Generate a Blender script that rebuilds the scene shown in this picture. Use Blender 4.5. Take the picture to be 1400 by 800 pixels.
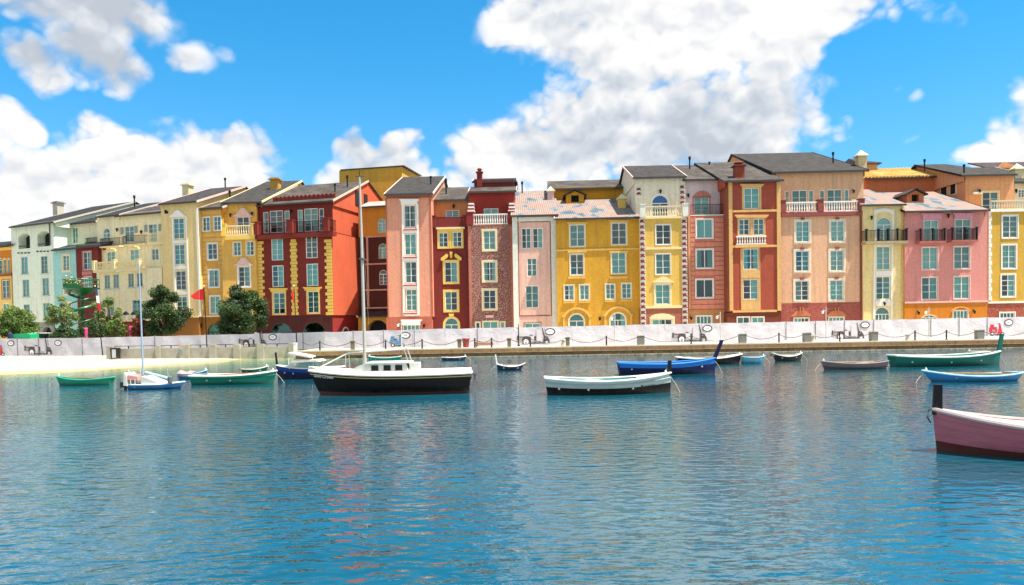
import bpy, math, random
from mathutils import Vector, Matrix
RND = random.Random(11)
scene = bpy.context.scene
for o in list(bpy.data.objects): bpy.data.objects.remove(o)
C = scene.collection

# ------------------------------------------------------------------ camera
CAMH, PITCH, ROLL, FPX = 3.0, 0.027, -0.017, 1000.0
PPX, PPY = 700.0, 469.0                       # principal point of a 1400 x 800 frame
CM = Matrix.Rotation(math.pi/2 - PITCH, 3, 'X') @ Matrix.Rotation(ROLL, 3, 'Z')
cam = bpy.data.cameras.new('camera'); camo = bpy.data.objects.new('camera', cam); C.objects.link(camo)
camo.location = (0, 0, CAMH); camo.rotation_euler = CM.to_euler()
cam.sensor_width = 36; cam.lens = 36*FPX/1400; cam.shift_y = (PPY-400)/1400
cam.clip_start = 0.1; cam.clip_end = 5000
scene.camera = camo

# ------------------------------------------------------------------ light and sky
SUN = Vector((0.37, -0.14, 0.92)).normalized()       # towards the sun: right, a little behind the camera, high
SUN_EL = math.asin(SUN.z)
sun = bpy.data.lights.new('sun', 'SUN'); sun.energy = 5.0; sun.angle = math.radians(0.5); sun.color = (1.0, 0.91, 0.79)
suno = bpy.data.objects.new('sun', sun); C.objects.link(suno)
suno.rotation_euler = (-SUN).to_track_quat('-Z', 'Y').to_euler(); suno.location = (40, -20, 80)
scene.view_settings.view_transform = 'Standard'; scene.view_settings.look = 'None'
scene.view_settings.gamma = 1; scene.view_settings.exposure = 1.06
scene.view_settings.use_curve_mapping = False

def ray(px, py):
    return (CM @ Vector(((px-PPX)/FPX, -(py-PPY)/FPX, -1))).normalized()

def build_world():
    w = bpy.data.worlds.new('World'); scene.world = w; w.use_nodes = True
    nt = w.node_tree; nt.nodes.clear(); N = nt.nodes.new; Lk = nt.links.new
    def nd(t, **k):
        n = N(t)
        for a, v in k.items(): setattr(n, a, v)
        return n
    def inp(n, i, v):
        if isinstance(v, bpy.types.NodeSocket): Lk(v, n.inputs[i])
        else: n.inputs[i].default_value = v
    def ma(op, a, b=0.0, c=0.0, clamp=False):
        n = nd('ShaderNodeMath', operation=op, use_clamp=clamp); inp(n, 0, a); inp(n, 1, b); inp(n, 2, c); return n.outputs[0]
    def vm(op, a, b=(0, 0, 0), c=(0, 0, 0), out=0):
        n = nd('ShaderNodeVectorMath', operation=op); inp(n, 0, a); inp(n, 1, b)
        if op == 'MULTIPLY_ADD': inp(n, 2, c)
        return n.outputs[out]
    def ss(x, lo, hi, a=0.0, b=1.0):
        n = nd('ShaderNodeMapRange', interpolation_type='SMOOTHSTEP'); inp(n, 0, x)
        for i, v in enumerate((lo, hi, a, b)): inp(n, i+1, v)
        return n.outputs[0]
    def noise(v, scale, detail, rough=0.5, dist=0.0):
        n = nd('ShaderNodeTexNoise'); inp(n, 'Vector', v); inp(n, 'Scale', scale); inp(n, 'Detail', detail)
        inp(n, 'Roughness', rough); inp(n, 'Distortion', dist); return n.outputs['Fac']
    def mix(f, a, b):
        n = nd('ShaderNodeMix', data_type='RGBA'); inp(n, 0, f); inp(n, 6, a); inp(n, 7, b); return n.outputs[2]
    tc = nd('ShaderNodeTexCoord'); d = vm('NORMALIZE', tc.outputs['Generated'])
    sp = nd('ShaderNodeSeparateXYZ'); Lk(d, sp.inputs[0])
    az = ma('ARCTAN2', sp.outputs[0], sp.outputs[1]); el = ma('ARCSINE', sp.outputs[2])
    cb = nd('ShaderNodeCombineXYZ'); Lk(az, cb.inputs[0]); Lk(el, cb.inputs[1]); ae = cb.outputs[0]
    sky = nd('ShaderNodeTexSky', sky_type='NISHITA', sun_disc=False)
    sky.sun_elevation = SUN_EL; sky.sun_rotation = math.atan2(SUN.x, SUN.y)
    sky.air_density = 1.0; sky.dust_density = 0.2; sky.ozone_density = 3.0
    # deep saturated blue of the photograph, a little paler towards the horizon
    tint = mix(ss(el, 0.0, 0.42), (0.58, 0.88, 1.04, 1), (0.21, 0.98, 1.20, 1))
    mu = nd('ShaderNodeMix', data_type='RGBA', blend_type='MULTIPLY'); mu.inputs[0].default_value = 1
    Lk(sky.outputs[0], mu.inputs[6]); Lk(tint, mu.inputs[7]); skyc = mu.outputs[2]
    # clouds: banks in view; unseen cumulus elsewhere, thickened to whiten light on the houses
    def warp(v):
        n = nd('ShaderNodeTexNoise'); inp(n, 'Vector', v); inp(n, 'Scale', 7.0); inp(n, 'Detail', 3.0); inp(n, 'Roughness', 0.55)
        return vm('MULTIPLY_ADD', vm('SUBTRACT', n.outputs['Color'], (0.5, 0.5, 0.5)), (0.13, 0.09, 0), ae)
    wa = warp(d)
    BANKS = [  # cx, cy, rx, ry in the 1400 x 800 frame, weight
        (90, 8, 190, 62, 1.0), (60, 95, 80, 36, .95), (150, 82, 75, 48, 1.0), (25, 175, 52, 38, .9), (262, 78, 58, 26, .58), (316, 70, 24, 18, .34),
        (60, 275, 190, 75, 1.0), (235, 225, 165, 80, 1.0), (155, 178, 38, 32, .85), (325, 205, 60, 45, .9), (378, 178, 24, 26, .34),
        (512, 238, 100, 50, 1.0), (478, 210, 42, 36, .95), (552, 208, 42, 34, .95),
        (900, 40, 240, 105, 1.05), (1060, 15, 230, 70, 1.0), (760, 35, 90, 80, .95), (850, 185, 210, 90, 1.05), (985, 165, 170, 90, 1.0), (730, 215, 130, 62, .95),
        (1060, 92, 75, 58, .95), (1080, 160, 62, 44, .9), (1155, 168, 38, 24, .5), (1188, 152, 28, 18, .36), (650, 245, 70, 42, .85),
        (1265, 132, 20, 10, .27), (1270, 188, 22, 9, .24), (1235, 113, 14, 9, .22), (1290, 15, 56, 24, .28), (1325, 18, 22, 12, .26),
        (1385, 205, 60, 60, .95), (1340, 225, 60, 32, .85), (1450, 170, 110, 80, 1.0), (-70, 150, 90, 130, .9)]
    m = None
    for cx, cy, rx, ry, wt in BANKS:
        r = ray(cx, cy); a0, e0 = math.atan2(r.x, r.y), math.asin(r.z)
        k = math.cos(a0)
        sx, sy = 1000/(rx*k*k*0.98), 1000/(ry*k*0.98)
        v = vm('MULTIPLY_ADD', wa, (sx, sy, 0), (-a0*sx, -e0*sy, 0))
        q = vm('DOT_PRODUCT', v, v, out=1)
        q = ma('MULTIPLY_ADD', q, -0.80*wt, wt)
        m = q if m is None else ma('MAXIMUM', m, q)
    view = ma('MULTIPLY', ss(ma('ABSOLUTE', az), 0.66, 0.9, 1, 0), ss(el, 0.5, 0.62, 1, 0))
    plane = vm('DIVIDE', d, None or (1, 1, 1))
    zz = ma('ADD', ma('MAXIMUM', sp.outputs[2], 0.0), 0.25)
    cz = nd('ShaderNodeCombineXYZ')
    for i in range(3): Lk(zz, cz.inputs[i])
    plane = vm('DIVIDE', d, cz.outputs[0])
    rest = ss(noise(plane, 1.5, 2.0), 0.34, 0.54, 0.0, 1.0)
    m = ma('MAXIMUM', m, -1.0)
    base = ma('ADD', ma('MULTIPLY', m, view), ma('MULTIPLY', rest, ma('SUBTRACT', 1.0, view)))
    st = vm('MULTIPLY', d, (1, 1, 1.25))
    def billow(v, off):                                                   # rounded puffs from folded noise
        tot = None
        for sc, am in ((11.0, 0.55), (24.0, 0.30), (52.0, 0.16)):
            q = ma('MULTIPLY', ma('ABSOLUTE', ma('SUBTRACT', noise(vm('ADD', v, off), sc, 0.0), 0.5)), 2*am)
            tot = q if tot is None else ma('ADD', tot, q)
        return ma('SUBTRACT', tot, 0.25)
    wn = nd('ShaderNodeTexNoise'); inp(wn, 'Vector', st); inp(wn, 'Scale', 30.0); inp(wn, 'Detail', 3.0); inp(wn, 'Roughness', 0.6)
    stw = vm('MULTIPLY_ADD', vm('SUBTRACT', wn.outputs['Color'], (0.5, 0.5, 0.5)), (0.022, 0.022, 0.022), st)
    b1 = billow(stw, (0, 0, 0))
    b2 = billow(stw, (SUN.x*0.012, 0, 0.018))
    f1 = noise(st, 9.0, 10.0, 0.60, 0.1)
    f3 = noise(vm('ADD', st, (1.3, 0.2, 0.7)), 3.4, 3.0, 0.5)
    dens = ma('ADD', base, ma('ADD', ma('MULTIPLY', b1, 1.25), ma('MULTIPLY', ma('SUBTRACT', f1, 0.5), 0.95)))
    alpha = ss(dens, 0.24, ma('MULTIPLY_ADD', f3, 0.7, 0.34))
    alpha = ma('MULTIPLY', alpha, ss(base, -0.12, 0.62))
    relief = ma('MULTIPLY', ma('SUBTRACT', b1, b2), 0.36)
    # thick middles of the banks are greyer than their sunlit rims
    core = ma('MULTIPLY', ss(base, 0.30, 0.85), ss(f3, 0.38, 0.62))
    lum = ma('ADD', ma('SUBTRACT', 0.535, ma('MULTIPLY', core, 0.17)), relief)
    lum = ma('ADD', lum, ma('MULTIPLY', ma('SUBTRACT', f1, 0.5), 0.05))
    lum = ma('MINIMUM', ma('MAXIMUM', lum, 0.35), 0.575)
    cc = mix(ss(lum, 0.37, 0.54), (0.84, 0.92, 1.03, 1), (1.0, 1.0, 1.0, 1))
    cl = vm('SCALE', cc); cl.node.inputs['Scale'].default_value = 1; Lk(lum, cl.node.inputs['Scale'])
    bg1 = nd('ShaderNodeBackground'); Lk(skyc, bg1.inputs[0]); bg1.inputs[1].default_value = 0.087
    bg2 = nd('ShaderNodeBackground'); Lk(cl, bg2.inputs[0]); bg2.inputs[1].default_value = 0.90
    mx = nd('ShaderNodeMixShader'); Lk(ma('MULTIPLY', alpha, ss(el, -0.02, 0.02)), mx.inputs[0]); Lk(bg1.outputs[0], mx.inputs[1]); Lk(bg2.outputs[0], mx.inputs[2])
    out = nd('ShaderNodeOutputWorld'); Lk(mx.outputs[0], out.inputs[0])
build_world()

# ------------------------------------------------------------------ projection helpers (design time only)
O = Vector((0, 0, CAMH))
def at_depth(px, py, Y):
    r = ray(px, py); return O + r*(Y/r.y)
def on_z(px, py, z=0.0):
    r = ray(px, py); return O + r*((z-CAMH)/r.z)
def proj(p):
    q = CM.transposed() @ (Vector(p)-O); return (PPX + FPX*q.x/-q.z, PPY - FPX*q.y/-q.z)
def horizon(px): return 442 + (700-px)*0.017

# ------------------------------------------------------------------ materials
MATS = {}
def srgb(h):
    h = h.lstrip('#'); r = []
    for i in (0, 2, 4):
        v = int(h[i:i+2], 16)/255; r.append(v/12.92 if v <= .04045 else ((v+.055)/1.055)**2.4)
    return (*r, 1)
class NT:
    def __init__(s, name):
        s.m = bpy.data.materials.new(name); s.m.use_nodes = True; s.t = s.m.node_tree; s.t.nodes.clear()
        s.out = s.n('ShaderNodeOutputMaterial'); s.b = s.n('ShaderNodeBsdfPrincipled'); s.l(s.b.outputs[0], s.out.inputs[0])
        s.pos = s.n('ShaderNodeNewGeometry').outputs['Position']
    def n(s, t, **k):
        x = s.t.nodes.new(t)
        for a, v in k.items(): setattr(x, a, v)
        return x
    def l(s, a, b): s.t.links.new(a, b)
    def i(s, n, key, v):
        if isinstance(v, bpy.types.NodeSocket): s.l(v, n.inputs[key])
        else: n.inputs[key].default_value = v
    def map(s, v, sc):
        n = s.n('ShaderNodeVectorMath', operation='MULTIPLY'); s.i(n, 0, v); s.i(n, 1, sc); return n.outputs[0]
    def noise(s, v, scale, detail=4, rough=.55):
        n = s.n('ShaderNodeTexNoise'); s.i(n, 'Vector', v); s.i(n, 'Scale', scale); s.i(n, 'Detail', detail); s.i(n, 'Roughness', rough); return n.outputs['Fac']
    def rng(s, x, a, b, c, d):
        n = s.n('ShaderNodeMapRange'); s.i(n, 0, x)
        for k, v in enumerate((a, b, c, d)): s.i(n, k+1, v)
        return n.outputs[0]
    def mix(s, f, a, b, mode='MIX'):
        n = s.n('ShaderNodeMix', data_type='RGBA', blend_type=mode); s.i(n, 0, f); s.i(n, 6, a); s.i(n, 7, b); return n.outputs[2]
    def ma(s, op, a, b=0.0, c=0.0):
        n = s.n('ShaderNodeMath', operation=op); s.i(n, 0, a); s.i(n, 1, b); s.i(n, 2, c); return n.outputs[0]
    def bump(s, h, st, dist=0.02):
        n = s.n('ShaderNodeBump'); s.i(n, 'Strength', st); s.i(n, 'Distance', dist); s.i(n, 'Height', h); s.l(n.outputs[0], s.b.inputs['Normal']); return n
    def col(s, v): s.i(s.b, 'Base Color', v)
    def rough(s, v): s.i(s.b, 'Roughness', v)
def grey(v): return (v, v, v, 1)

def stucco(name, hexc, var=0.16, bump=0.35, streak=0.5, speck=0.0, alt=None):
    if name in MATS: return MATS[name]
    t = NT(name); c = srgb(hexc)
    big = t.noise(t.pos, 0.35, 5); fine = t.noise(t.pos, 3.8, 4, .7)
    v = t.ma('ADD', t.rng(big, .3, .7, 1-var, 1+var*.6), t.rng(fine, .3, .7, -.13, .11))
    n = t.n('ShaderNodeVectorMath', operation='SCALE'); t.i(n, 0, c[:3]); t.i(n, 'Scale', v); colr = n.outputs[0]
    if alt: colr = t.mix(t.rng(t.noise(t.pos, 4.5, 5, .7), .42, .62, 0, 1), colr, srgb(alt))
    if speck: colr = t.mix(t.rng(t.noise(t.pos, 8, 3, .75), .50, .58, 0, speck), colr, grey(.55))
    st = t.noise(t.map(t.pos, (2.2, 2.2, .10)), 1.3, 5, .65)
    colr = t.mix(t.rng(st, .50, .74, 0, streak), colr, t.mix(.55, c, (.06, .052, .044, 1)))
    t.col(colr); t.rough(.88); t.bump(t.noise(t.pos, 11, 5, .7), bump, .055)
    MATS[name] = t.m; return t.m
def plain(name, hexc, rough=.6, var=.08, metal=0, bump=.05, scale=5, coat=0):
    if name in MATS: return MATS[name]
    t = NT(name); c = srgb(hexc); f = t.noise(t.pos, scale, 4)
    n = t.n('ShaderNodeVectorMath', operation='SCALE'); t.i(n, 0, c[:3]); t.i(n, 'Scale', t.rng(f, .3, .7, 1-var, 1+var)); t.col(n.outputs[0])
    t.rough(rough); t.b.inputs['Metallic'].default_value = metal
    if coat: t.b.inputs['Coat Weight'].default_value = coat
    if bump: t.bump(t.noise(t.pos, scale*4, 4), bump, .01)
    MATS[name] = t.m; return t.m
def boatpaint(name, hexc, dirt='#4a4436', grime=.5):
    if name in MATS: return MATS[name]
    t = NT(name); c = srgb(hexc)
    f = t.noise(t.map(t.pos, (1, 1, 4)), 1.4, 6, .6)
    n = t.n('ShaderNodeVectorMath', operation='SCALE'); t.i(n, 0, c[:3]); t.i(n, 'Scale', t.rng(f, .3, .7, .86, 1.12))
    sx = t.n('ShaderNodeSeparateXYZ'); t.l(t.pos, sx.inputs[0])
    wl = t.ma('ADD', sx.outputs[2], t.rng(t.noise(t.pos, 5, 4), .3, .7, -.09, .09))
    c2 = t.mix(t.rng(wl, .02, .22, grime, 0), n.outputs[0], srgb(dirt))
    c2 = t.mix(t.rng(t.noise(t.map(t.pos, (3, 3, .6)), 2.2, 5, .7), .60, .76, 0, .35), c2, t.mix(.5, c, srgb('#6b6152')))
    t.col(c2); t.rough(t.rng(f, .3, .7, .45, .65)); t.b.inputs['Specular IOR Level'].default_value = .22; t.bump(t.noise(t.map(t.pos, (.6, .6, 9)), 2, 3), .06, .02)
    MATS[name] = t.m; return t.m
def shingle(name, a, b, c=None):
    if name in MATS: return MATS[name]
    t = NT(name)
    f = t.noise(t.map(t.pos, (.6, .6, 4)), 2.0, 6, .75); g = t.noise(t.pos, .5, 3)
    colr = t.mix(t.rng(f, .40, .60, 0, 1), srgb(a), srgb(b))
    if c: colr = t.mix(t.rng(g, .48, .62, 0, .6), colr, srgb(c))
    t.col(colr); t.rough(.95)
    wv = t.n('ShaderNodeTexWave', wave_type='BANDS', bands_direction='Z', wave_profile='SAW'); t.i(wv, 'Vector', t.pos); t.i(wv, 'Scale', 1.7); t.i(wv, 'Distortion', .6); t.i(wv, 'Detail', 2.0)
    h = t.ma('ADD', t.ma('MULTIPLY', wv.outputs['Fac'], .7), t.noise(t.pos, 9, 4, .7)); t.bump(h, .7, .06)
    MATS[name] = t.m; return t.m
def mixed_tile(name):
    if name in MATS: return MATS[name]
    t = NT(name)
    cel = t.n('ShaderNodeTexVoronoi'); t.i(cel, 'Vector', t.map(t.pos, (1, .6, .6))); t.i(cel, 'Scale', 1.5)
    sp = t.n('ShaderNodeSeparateColor'); t.l(cel.outputs['Color'], sp.inputs[0])
    k = t.ma('ADD', t.ma('MULTIPLY', sp.outputs[0], .30), t.ma('MULTIPLY', t.noise(t.map(t.pos, (1, .4, .4)), .75, 2), 1.05))
    r = t.n('ShaderNodeValToRGB'); r.color_ramp.interpolation = 'LINEAR'
    e = r.color_ramp.elements
    e[0].position = .40; e[0].color = srgb('#465863'); e[1].position = .92; e[1].color = srgb('#8d847c')
    for p, c in ((.52, '#66757f'), (.62, '#8a8178'), (.72, '#93736a'), (.82, '#8e7b71')):
        x = e.new(p); x.color = srgb(c)
    t.l(k, r.inputs[0]); t.col(r.outputs[0]); t.rough(.85)
    wv = t.n('ShaderNodeTexWave', wave_type='BANDS', bands_direction='X', wave_profile='SIN'); t.i(wv, 'Vector', t.pos); t.i(wv, 'Scale', 1.3)
    wz = t.n('ShaderNodeTexWave', wave_type='BANDS', bands_direction='Z', wave_profile='SAW'); t.i(wz, 'Vector', t.pos); t.i(wz, 'Scale', 1.9)
    t.bump(t.ma('ADD', wv.outputs['Fac'], t.ma('MULTIPLY', wz.outputs['Fac'], .6)), .8, .06)
    MATS[name] = t.m; return t.m
def glass_mat():
    t = NT('window_glass'); t.t.nodes.remove(t.b)
    tr = t.n('ShaderNodeBsdfTransparent'); tr.inputs[0].default_value = (.47, .80, .75, 1)
    gl = t.n('ShaderNodeBsdfGlossy'); gl.inputs['Roughness'].default_value = .04; gl.inputs[0].default_value = (.74, .97, .95, 1)
    bp = t.n('ShaderNodeBump'); t.i(bp, 'Strength', .15); t.i(bp, 'Distance', .03); t.l(t.noise(t.pos, .9, 2), bp.inputs['Height']); t.l(bp.outputs[0], gl.inputs['Normal'])
    fr = t.n('ShaderNodeFresnel'); fr.inputs[0].default_value = 1.5
    f = t.ma('MULTIPLY_ADD', fr.outputs[0], .9, .09)
    mx = t.n('ShaderNodeMixShader'); t.l(f, mx.inputs[0]); t.l(tr.outputs[0], mx.inputs[1]); t.l(gl.outputs[0], mx.inputs[2]); t.l(mx.outputs[0], t.out.inputs[0])
    MATS['glass'] = t.m
glass_mat()

# ------------------------------------------------------------------ mesh builder
class MB:
    def __init__(s): s.v = []; s.f = []; s.mi = []; s.cur = 0
    def quad(s, *p):
        n = len(s.v); s.v += [tuple(q) for q in p]; s.f.append(tuple(range(n, n+len(p)))); s.mi.append(s.cur); return s
    def box(s, x0, x1, y0, y1, z0, z1):
        n = len(s.v)
        s.v += [(x0, y0, z0), (x1, y0, z0), (x1, y1, z0), (x0, y1, z0), (x0, y0, z1), (x1, y0, z1), (x1, y1, z1), (x0, y1, z1)]
        for f in ((0, 3, 2, 1), (4, 5, 6, 7), (0, 1, 5, 4), (1, 2, 6, 5), (2, 3, 7, 6), (3, 0, 4, 7)):
            s.f.append(tuple(n+i for i in f)); s.mi.append(s.cur)
        return s
    def prism(s, poly, y0, y1):                      # polygon in (x, z), counter-clockwise seen from -y
        k = len(poly); n = len(s.v)
        s.v += [(x, y0, z) for x, z in poly] + [(x, y1, z) for x, z in poly]
        s.f.append(tuple(range(n, n+k))); s.mi.append(s.cur)
        s.f.append(tuple(range(n+2*k-1, n+k-1, -1))); s.mi.append(s.cur)
        for i in range(k):
            j = (i+1) % k; s.f.append((n+j, n+i, n+k+i, n+k+j)); s.mi.append(s.cur)
        return s
    def ring(s, outer, inner, y0, y1):               # open band between two polylines of equal length, in (x, z)
        for i in range(len(outer)-1):
            a, b, c, d = outer[i], outer[i+1], inner[i+1], inner[i]
            s.prism([d, c, b, a], y0, y1)
        return s
    def tube(s, pts, r, n=6, cap=True):
        pts = [Vector(p) for p in pts]; base = len(s.v); k = len(pts)
        rr = r if isinstance(r, (list, tuple)) else [r]*k
        up = None
        for i, p in enumerate(pts):
            t = (pts[min(i+1, k-1)]-pts[max(i-1, 0)]).normalized()
            if up is None: up = Vector((0, 0, 1)) if abs(t.z) < .9 else Vector((1, 0, 0))
            a = t.cross(up).normalized(); b = t.cross(a).normalized()
            for j in range(n):
                q = 2*math.pi*j/n; s.v.append(tuple(p + a*(rr[i]*math.cos(q)) + b*(rr[i]*math.sin(q))))
        for i in range(k-1):
            for j in range(n):
                j2 = (j+1) % n; s.f.append((base+i*n+j, base+i*n+j2, base+(i+1)*n+j2, base+(i+1)*n+j)); s.mi.append(s.cur)
        if cap:
            s.f.append(tuple(base+j for j in range(n-1, -1, -1))); s.mi.append(s.cur)
            s.f.append(tuple(base+(k-1)*n+j for j in range(n))); s.mi.append(s.cur)
        return s
    def lathe(s, prof, cx=0, cy=0, n=10):            # prof: (radius, z)
        base = len(s.v); k = len(prof)
        for r, z in prof:
            for j in range(n):
                q = 2*math.pi*j/n; s.v.append((cx+r*math.cos(q), cy+r*math.sin(q), z))
        for i in range(k-1):
            for j in range(n):
                j2 = (j+1) % n; s.f.append((base+i*n+j, base+i*n+j2, base+(i+1)*n+j2, base+(i+1)*n+j)); s.mi.append(s.cur)
        s.f.append(tuple(base+j for j in range(n-1, -1, -1))); s.mi.append(s.cur)
        s.f.append(tuple(base+(k-1)*n+j for j in range(n))); s.mi.append(s.cur)
        return s
    def mesh(s, name, mats, smooth=False):
        me = bpy.data.meshes.new(name); me.from_pydata(s.v, [], s.f)
        for m in (mats if isinstance(mats, (list, tuple)) else [mats]): me.materials.append(m)
        if max(s.mi, default=0): me.polygons.foreach_set('material_index', s.mi)
        if smooth: me.polygons.foreach_set('use_smooth', [True]*len(s.f))
        me.update(); return me
    def build(s, name, mats, parent=None, loc=None, smooth=False, **k):
        return obj(name, s.mesh(name, mats, smooth), parent, loc, **k)
def obj(name, me, parent=None, loc=None, label=None, cat=None, group=None, kind=None):
    o = bpy.data.objects.new(name, me); C.objects.link(o)
    if parent is not None: o.parent = parent
    if loc is not None: o.location = loc
    tag(o, label, cat, group, kind); return o
def tag(o, label=None, cat=None, group=None, kind=None):
    if label: o['label'] = label
    if cat: o['category'] = cat
    if group: o['group'] = group
    if kind: o['kind'] = kind
    return o
def thing(name, label, cat, loc=(0, 0, 0), rz=0, group=None):
    o = obj(name, None, None, loc, label, cat, group); o.rotation_euler = (0, 0, rz); o.empty_display_size = .3; return o
# ------------------------------------------------------------------ building kit
WHITE = plain('white_trim', '#e9e6de', .6, .05); CREAM = plain('cream_trim', '#e2d2a4', .7, .06)
MATS['cream_trim_yellow'] = plain('butter_trim', '#e0bd5a', .75, .07)
BUTTER = MATS['cream_trim_yellow']
PALE = stucco('pale_mint_stucco', '#dcdfd2', .06, .2, .18); PINKTRIM = stucco('blush_trim', '#dfb9b0', .06, .2, .15)
BLACKIRON = plain('black_iron', '#1b1c1f', .45, .1, .6); GUTTER = plain('dark_gutter', '#3a3532', .6, .1)
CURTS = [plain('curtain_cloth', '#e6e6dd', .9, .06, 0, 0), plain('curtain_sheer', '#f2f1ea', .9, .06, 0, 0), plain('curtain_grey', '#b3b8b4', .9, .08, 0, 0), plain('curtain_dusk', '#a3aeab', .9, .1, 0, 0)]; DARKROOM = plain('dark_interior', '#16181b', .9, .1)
FASCIA = plain('fascia_board', '#b9b3a6', .7, .08)
SHING = shingle('charcoal_shingle', '#171617', '#3d3a38'); SHING2 = shingle('weathered_shingle', '#25211f', '#4e4843', '#59534c')
SHING3 = shingle('plum_shingle', '#251d20', '#4a3f43'); SHDK = shingle('slate_black_shingle', '#0e0f11', '#222327')
TILE = mixed_tile('mixed_colour_tile'); YTILE = shingle('ochre_tile', '#b98f3c', '#d8b866', '#e3cd92')
LAMPGLASS = plain('frosted_lamp', '#f4efe2', .3, .02, 0, 0)

def W(x0, y0, x1, y1, **k): return (x0, y0, x1, y1, k)
BLDS = []
class Bld:
    def __init__(s, name, label, xl, xr, yl, yr, short, cat='building', group='coloured waterfront houses'):
        A = at_depth(xl, 400, yl); B = at_depth(xr, 400, yr)
        s.A = Vector((A.x, A.y, 0)); d = Vector((B.x-A.x, B.y-A.y, 0)); s.w = d.length; s.eu = d.normalized(); s.en = Vector((-s.eu.y, s.eu.x, 0))
        s.o = thing(name, label, cat, s.A, math.atan2(s.eu.y, s.eu.x), group); s.xl, s.xr = xl, xr; s.short = short
        BLDS.append(s)
    def L(s, px, py, y=0.0):
        r = ray(px, py); t = (y-(O-s.A).dot(s.en))/r.dot(s.en); P = O+r*t; return (P-s.A).dot(s.eu), P.z
    def world(s, u, y, z): return s.A + s.eu*u + s.en*y + Vector((0, 0, z))
    def rect(s, x0, y0, x1, y1, y=0.0):
        a, b, c, d = s.L(x0, y0, y), s.L(x1, y0, y), s.L(x1, y1, y), s.L(x0, y1, y)
        return (a[0]+d[0])/2, (b[0]+c[0])/2, (c[1]+d[1])/2, (a[1]+b[1])/2      # u0 u1 z0 z1
    # ---- walls
    def wall(s, name, mat, x0, x1, yt, yb=None, y=0.0, depth=9.0, wins=(), side=None, cap=True, label=None, zt=None, arch_mat=None):
        ym = (yt+(yb or 470))/2
        u0, u1 = s.L(x0, ym, y)[0], s.L(x1, ym, y)[0]; z1 = zt if zt is not None else s.L((x0+x1)/2, yt, y)[1]
        z0 = 0.0 if yb is None else s.L((x0+x1)/2, yb, y)[1]
        holes = []
        for w in wins:
            a, b, c, d = s.rect(*w[:4], y); holes.append((max(a, u0+.03), min(b, u1-.03), max(c, z0+.02), min(d, z1-.02), w[4]))
        m = MB(); xs = sorted({u0, u1, *[h[0] for h in holes], *[h[1] for h in holes]}); zs = sorted({z0, z1, *[h[2] for h in holes], *[h[3] for h in holes]})
        for i in range(len(xs)-1):
            for j in range(len(zs)-1):
                cx, cz = (xs[i]+xs[i+1])/2, (zs[j]+zs[j+1])/2
                if any(h[0] < cx < h[1] and h[2] < cz < h[3] for h in holes): continue
                m.quad((xs[i], y, zs[j]), (xs[i+1], y, zs[j]), (xs[i+1], y, zs[j+1]), (xs[i], y, zs[j+1]))
        rv = .26
        for a, b, c, d, k in holes:
            r2 = k.get('deep', rv)
            m.quad((a, y, c), (a, y+r2, c), (a, y+r2, d), (a, y, d)); m.quad((b, y, c), (b, y, d), (b, y+r2, d), (b, y+r2, c))
            m.quad((a, y, c), (b, y, c), (b, y+r2, c), (a, y+r2, c)); m.quad((a, y, d), (a, y+r2, d), (b, y+r2, d), (b, y, d))
            if k.get('arch'):
                arc = s.arc(a, b, d, k['arch'])
                for (xa, za), (xb, zb) in zip(arc, arc[1:]):
                    m.quad((xa, y, za), (xb, y, zb), (xb, y, d), (xa, y, d)); m.quad((xa, y, za), (xa, y+r2, za), (xb, y+r2, zb), (xb, y, zb))
        ml, ms = (MB(), MB()) if side else (m, m)
        ml.quad((u0, y+depth, z0), (u0, y, z0), (u0, y, z1), (u0, y+depth, z1)); ms.quad((u1, y, z0), (u1, y+depth, z0), (u1, y+depth, z1), (u1, y, z1))
        m.quad((u1, y+depth, z0), (u0, y+depth, z0), (u0, y+depth, z1), (u1, y+depth, z1))
        if cap: m.quad((u0, y, z1), (u1, y, z1), (u1, y+depth, z1), (u0, y+depth, z1))
        wo = m.build(name, mat, s.o, label=label)
        if side: ml.build('side_wall', side, s.o); ms.build('side_wall', side, s.o)
        for h in holes: s.window(*h[:4], y, **h[4])
        s.last = (u0, u1, z0, z1, y); return wo
    @staticmethod
    def arc(a, b, top, rise, n=10):
        rise = min(rise, (b-a)/2); h = b-a; Rr = (h*h/4+rise*rise)/(2*rise); cz = top-Rr; th = math.asin(min(1, h/2/Rr))
        return [((a+b)/2+Rr*math.sin(-th+2*th*i/n), cz+Rr*math.cos(-th+2*th*i/n)) for i in range(n+1)]
    def window(s, a, b, c, d, y, arch=0, frame=WHITE, fw=.085, rows=3, cols=2, state=None, sur=None, sw=.16, sill=False, kind='w', deep=.26, transom=False, proud=.05, top_blue=False):
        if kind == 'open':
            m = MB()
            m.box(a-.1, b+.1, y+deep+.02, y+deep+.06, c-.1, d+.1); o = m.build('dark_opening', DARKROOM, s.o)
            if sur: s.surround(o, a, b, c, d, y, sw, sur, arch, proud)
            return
        zt = d if not arch else s.arc(a, b, d, arch)[0][1]
        y0, y1 = y+.04, y+.13
        m = MB(); m.box(a, a+fw, y0, y1, c, zt); m.box(b-fw, b, y0, y1, c, zt); m.box(a+fw, b-fw, y0, y1, c, c+fw)
        if arch:
            o_ = s.arc(a, b, d, arch); i_ = s.arc(a+fw, b-fw, d-fw, arch-fw*.6 if arch < (b-a)/2-.02 else arch); m.ring(o_, i_, y0, y1)
            m.box(a+fw, b-fw, y0, y1, zt-.05, zt+.04)
        else: m.box(a+fw, b-fw, y0, y1, d-fw, d)
        iw = b-a-2*fw; cw = iw/cols
        for i in range(1, cols):
            x = a+fw+cw*i; m.box(x-.04, x+.04, y0+.01, y1-.01, c+fw, (zt-fw) if not arch else (zt-.05))
        hh = (zt-c-2*fw)
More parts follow.
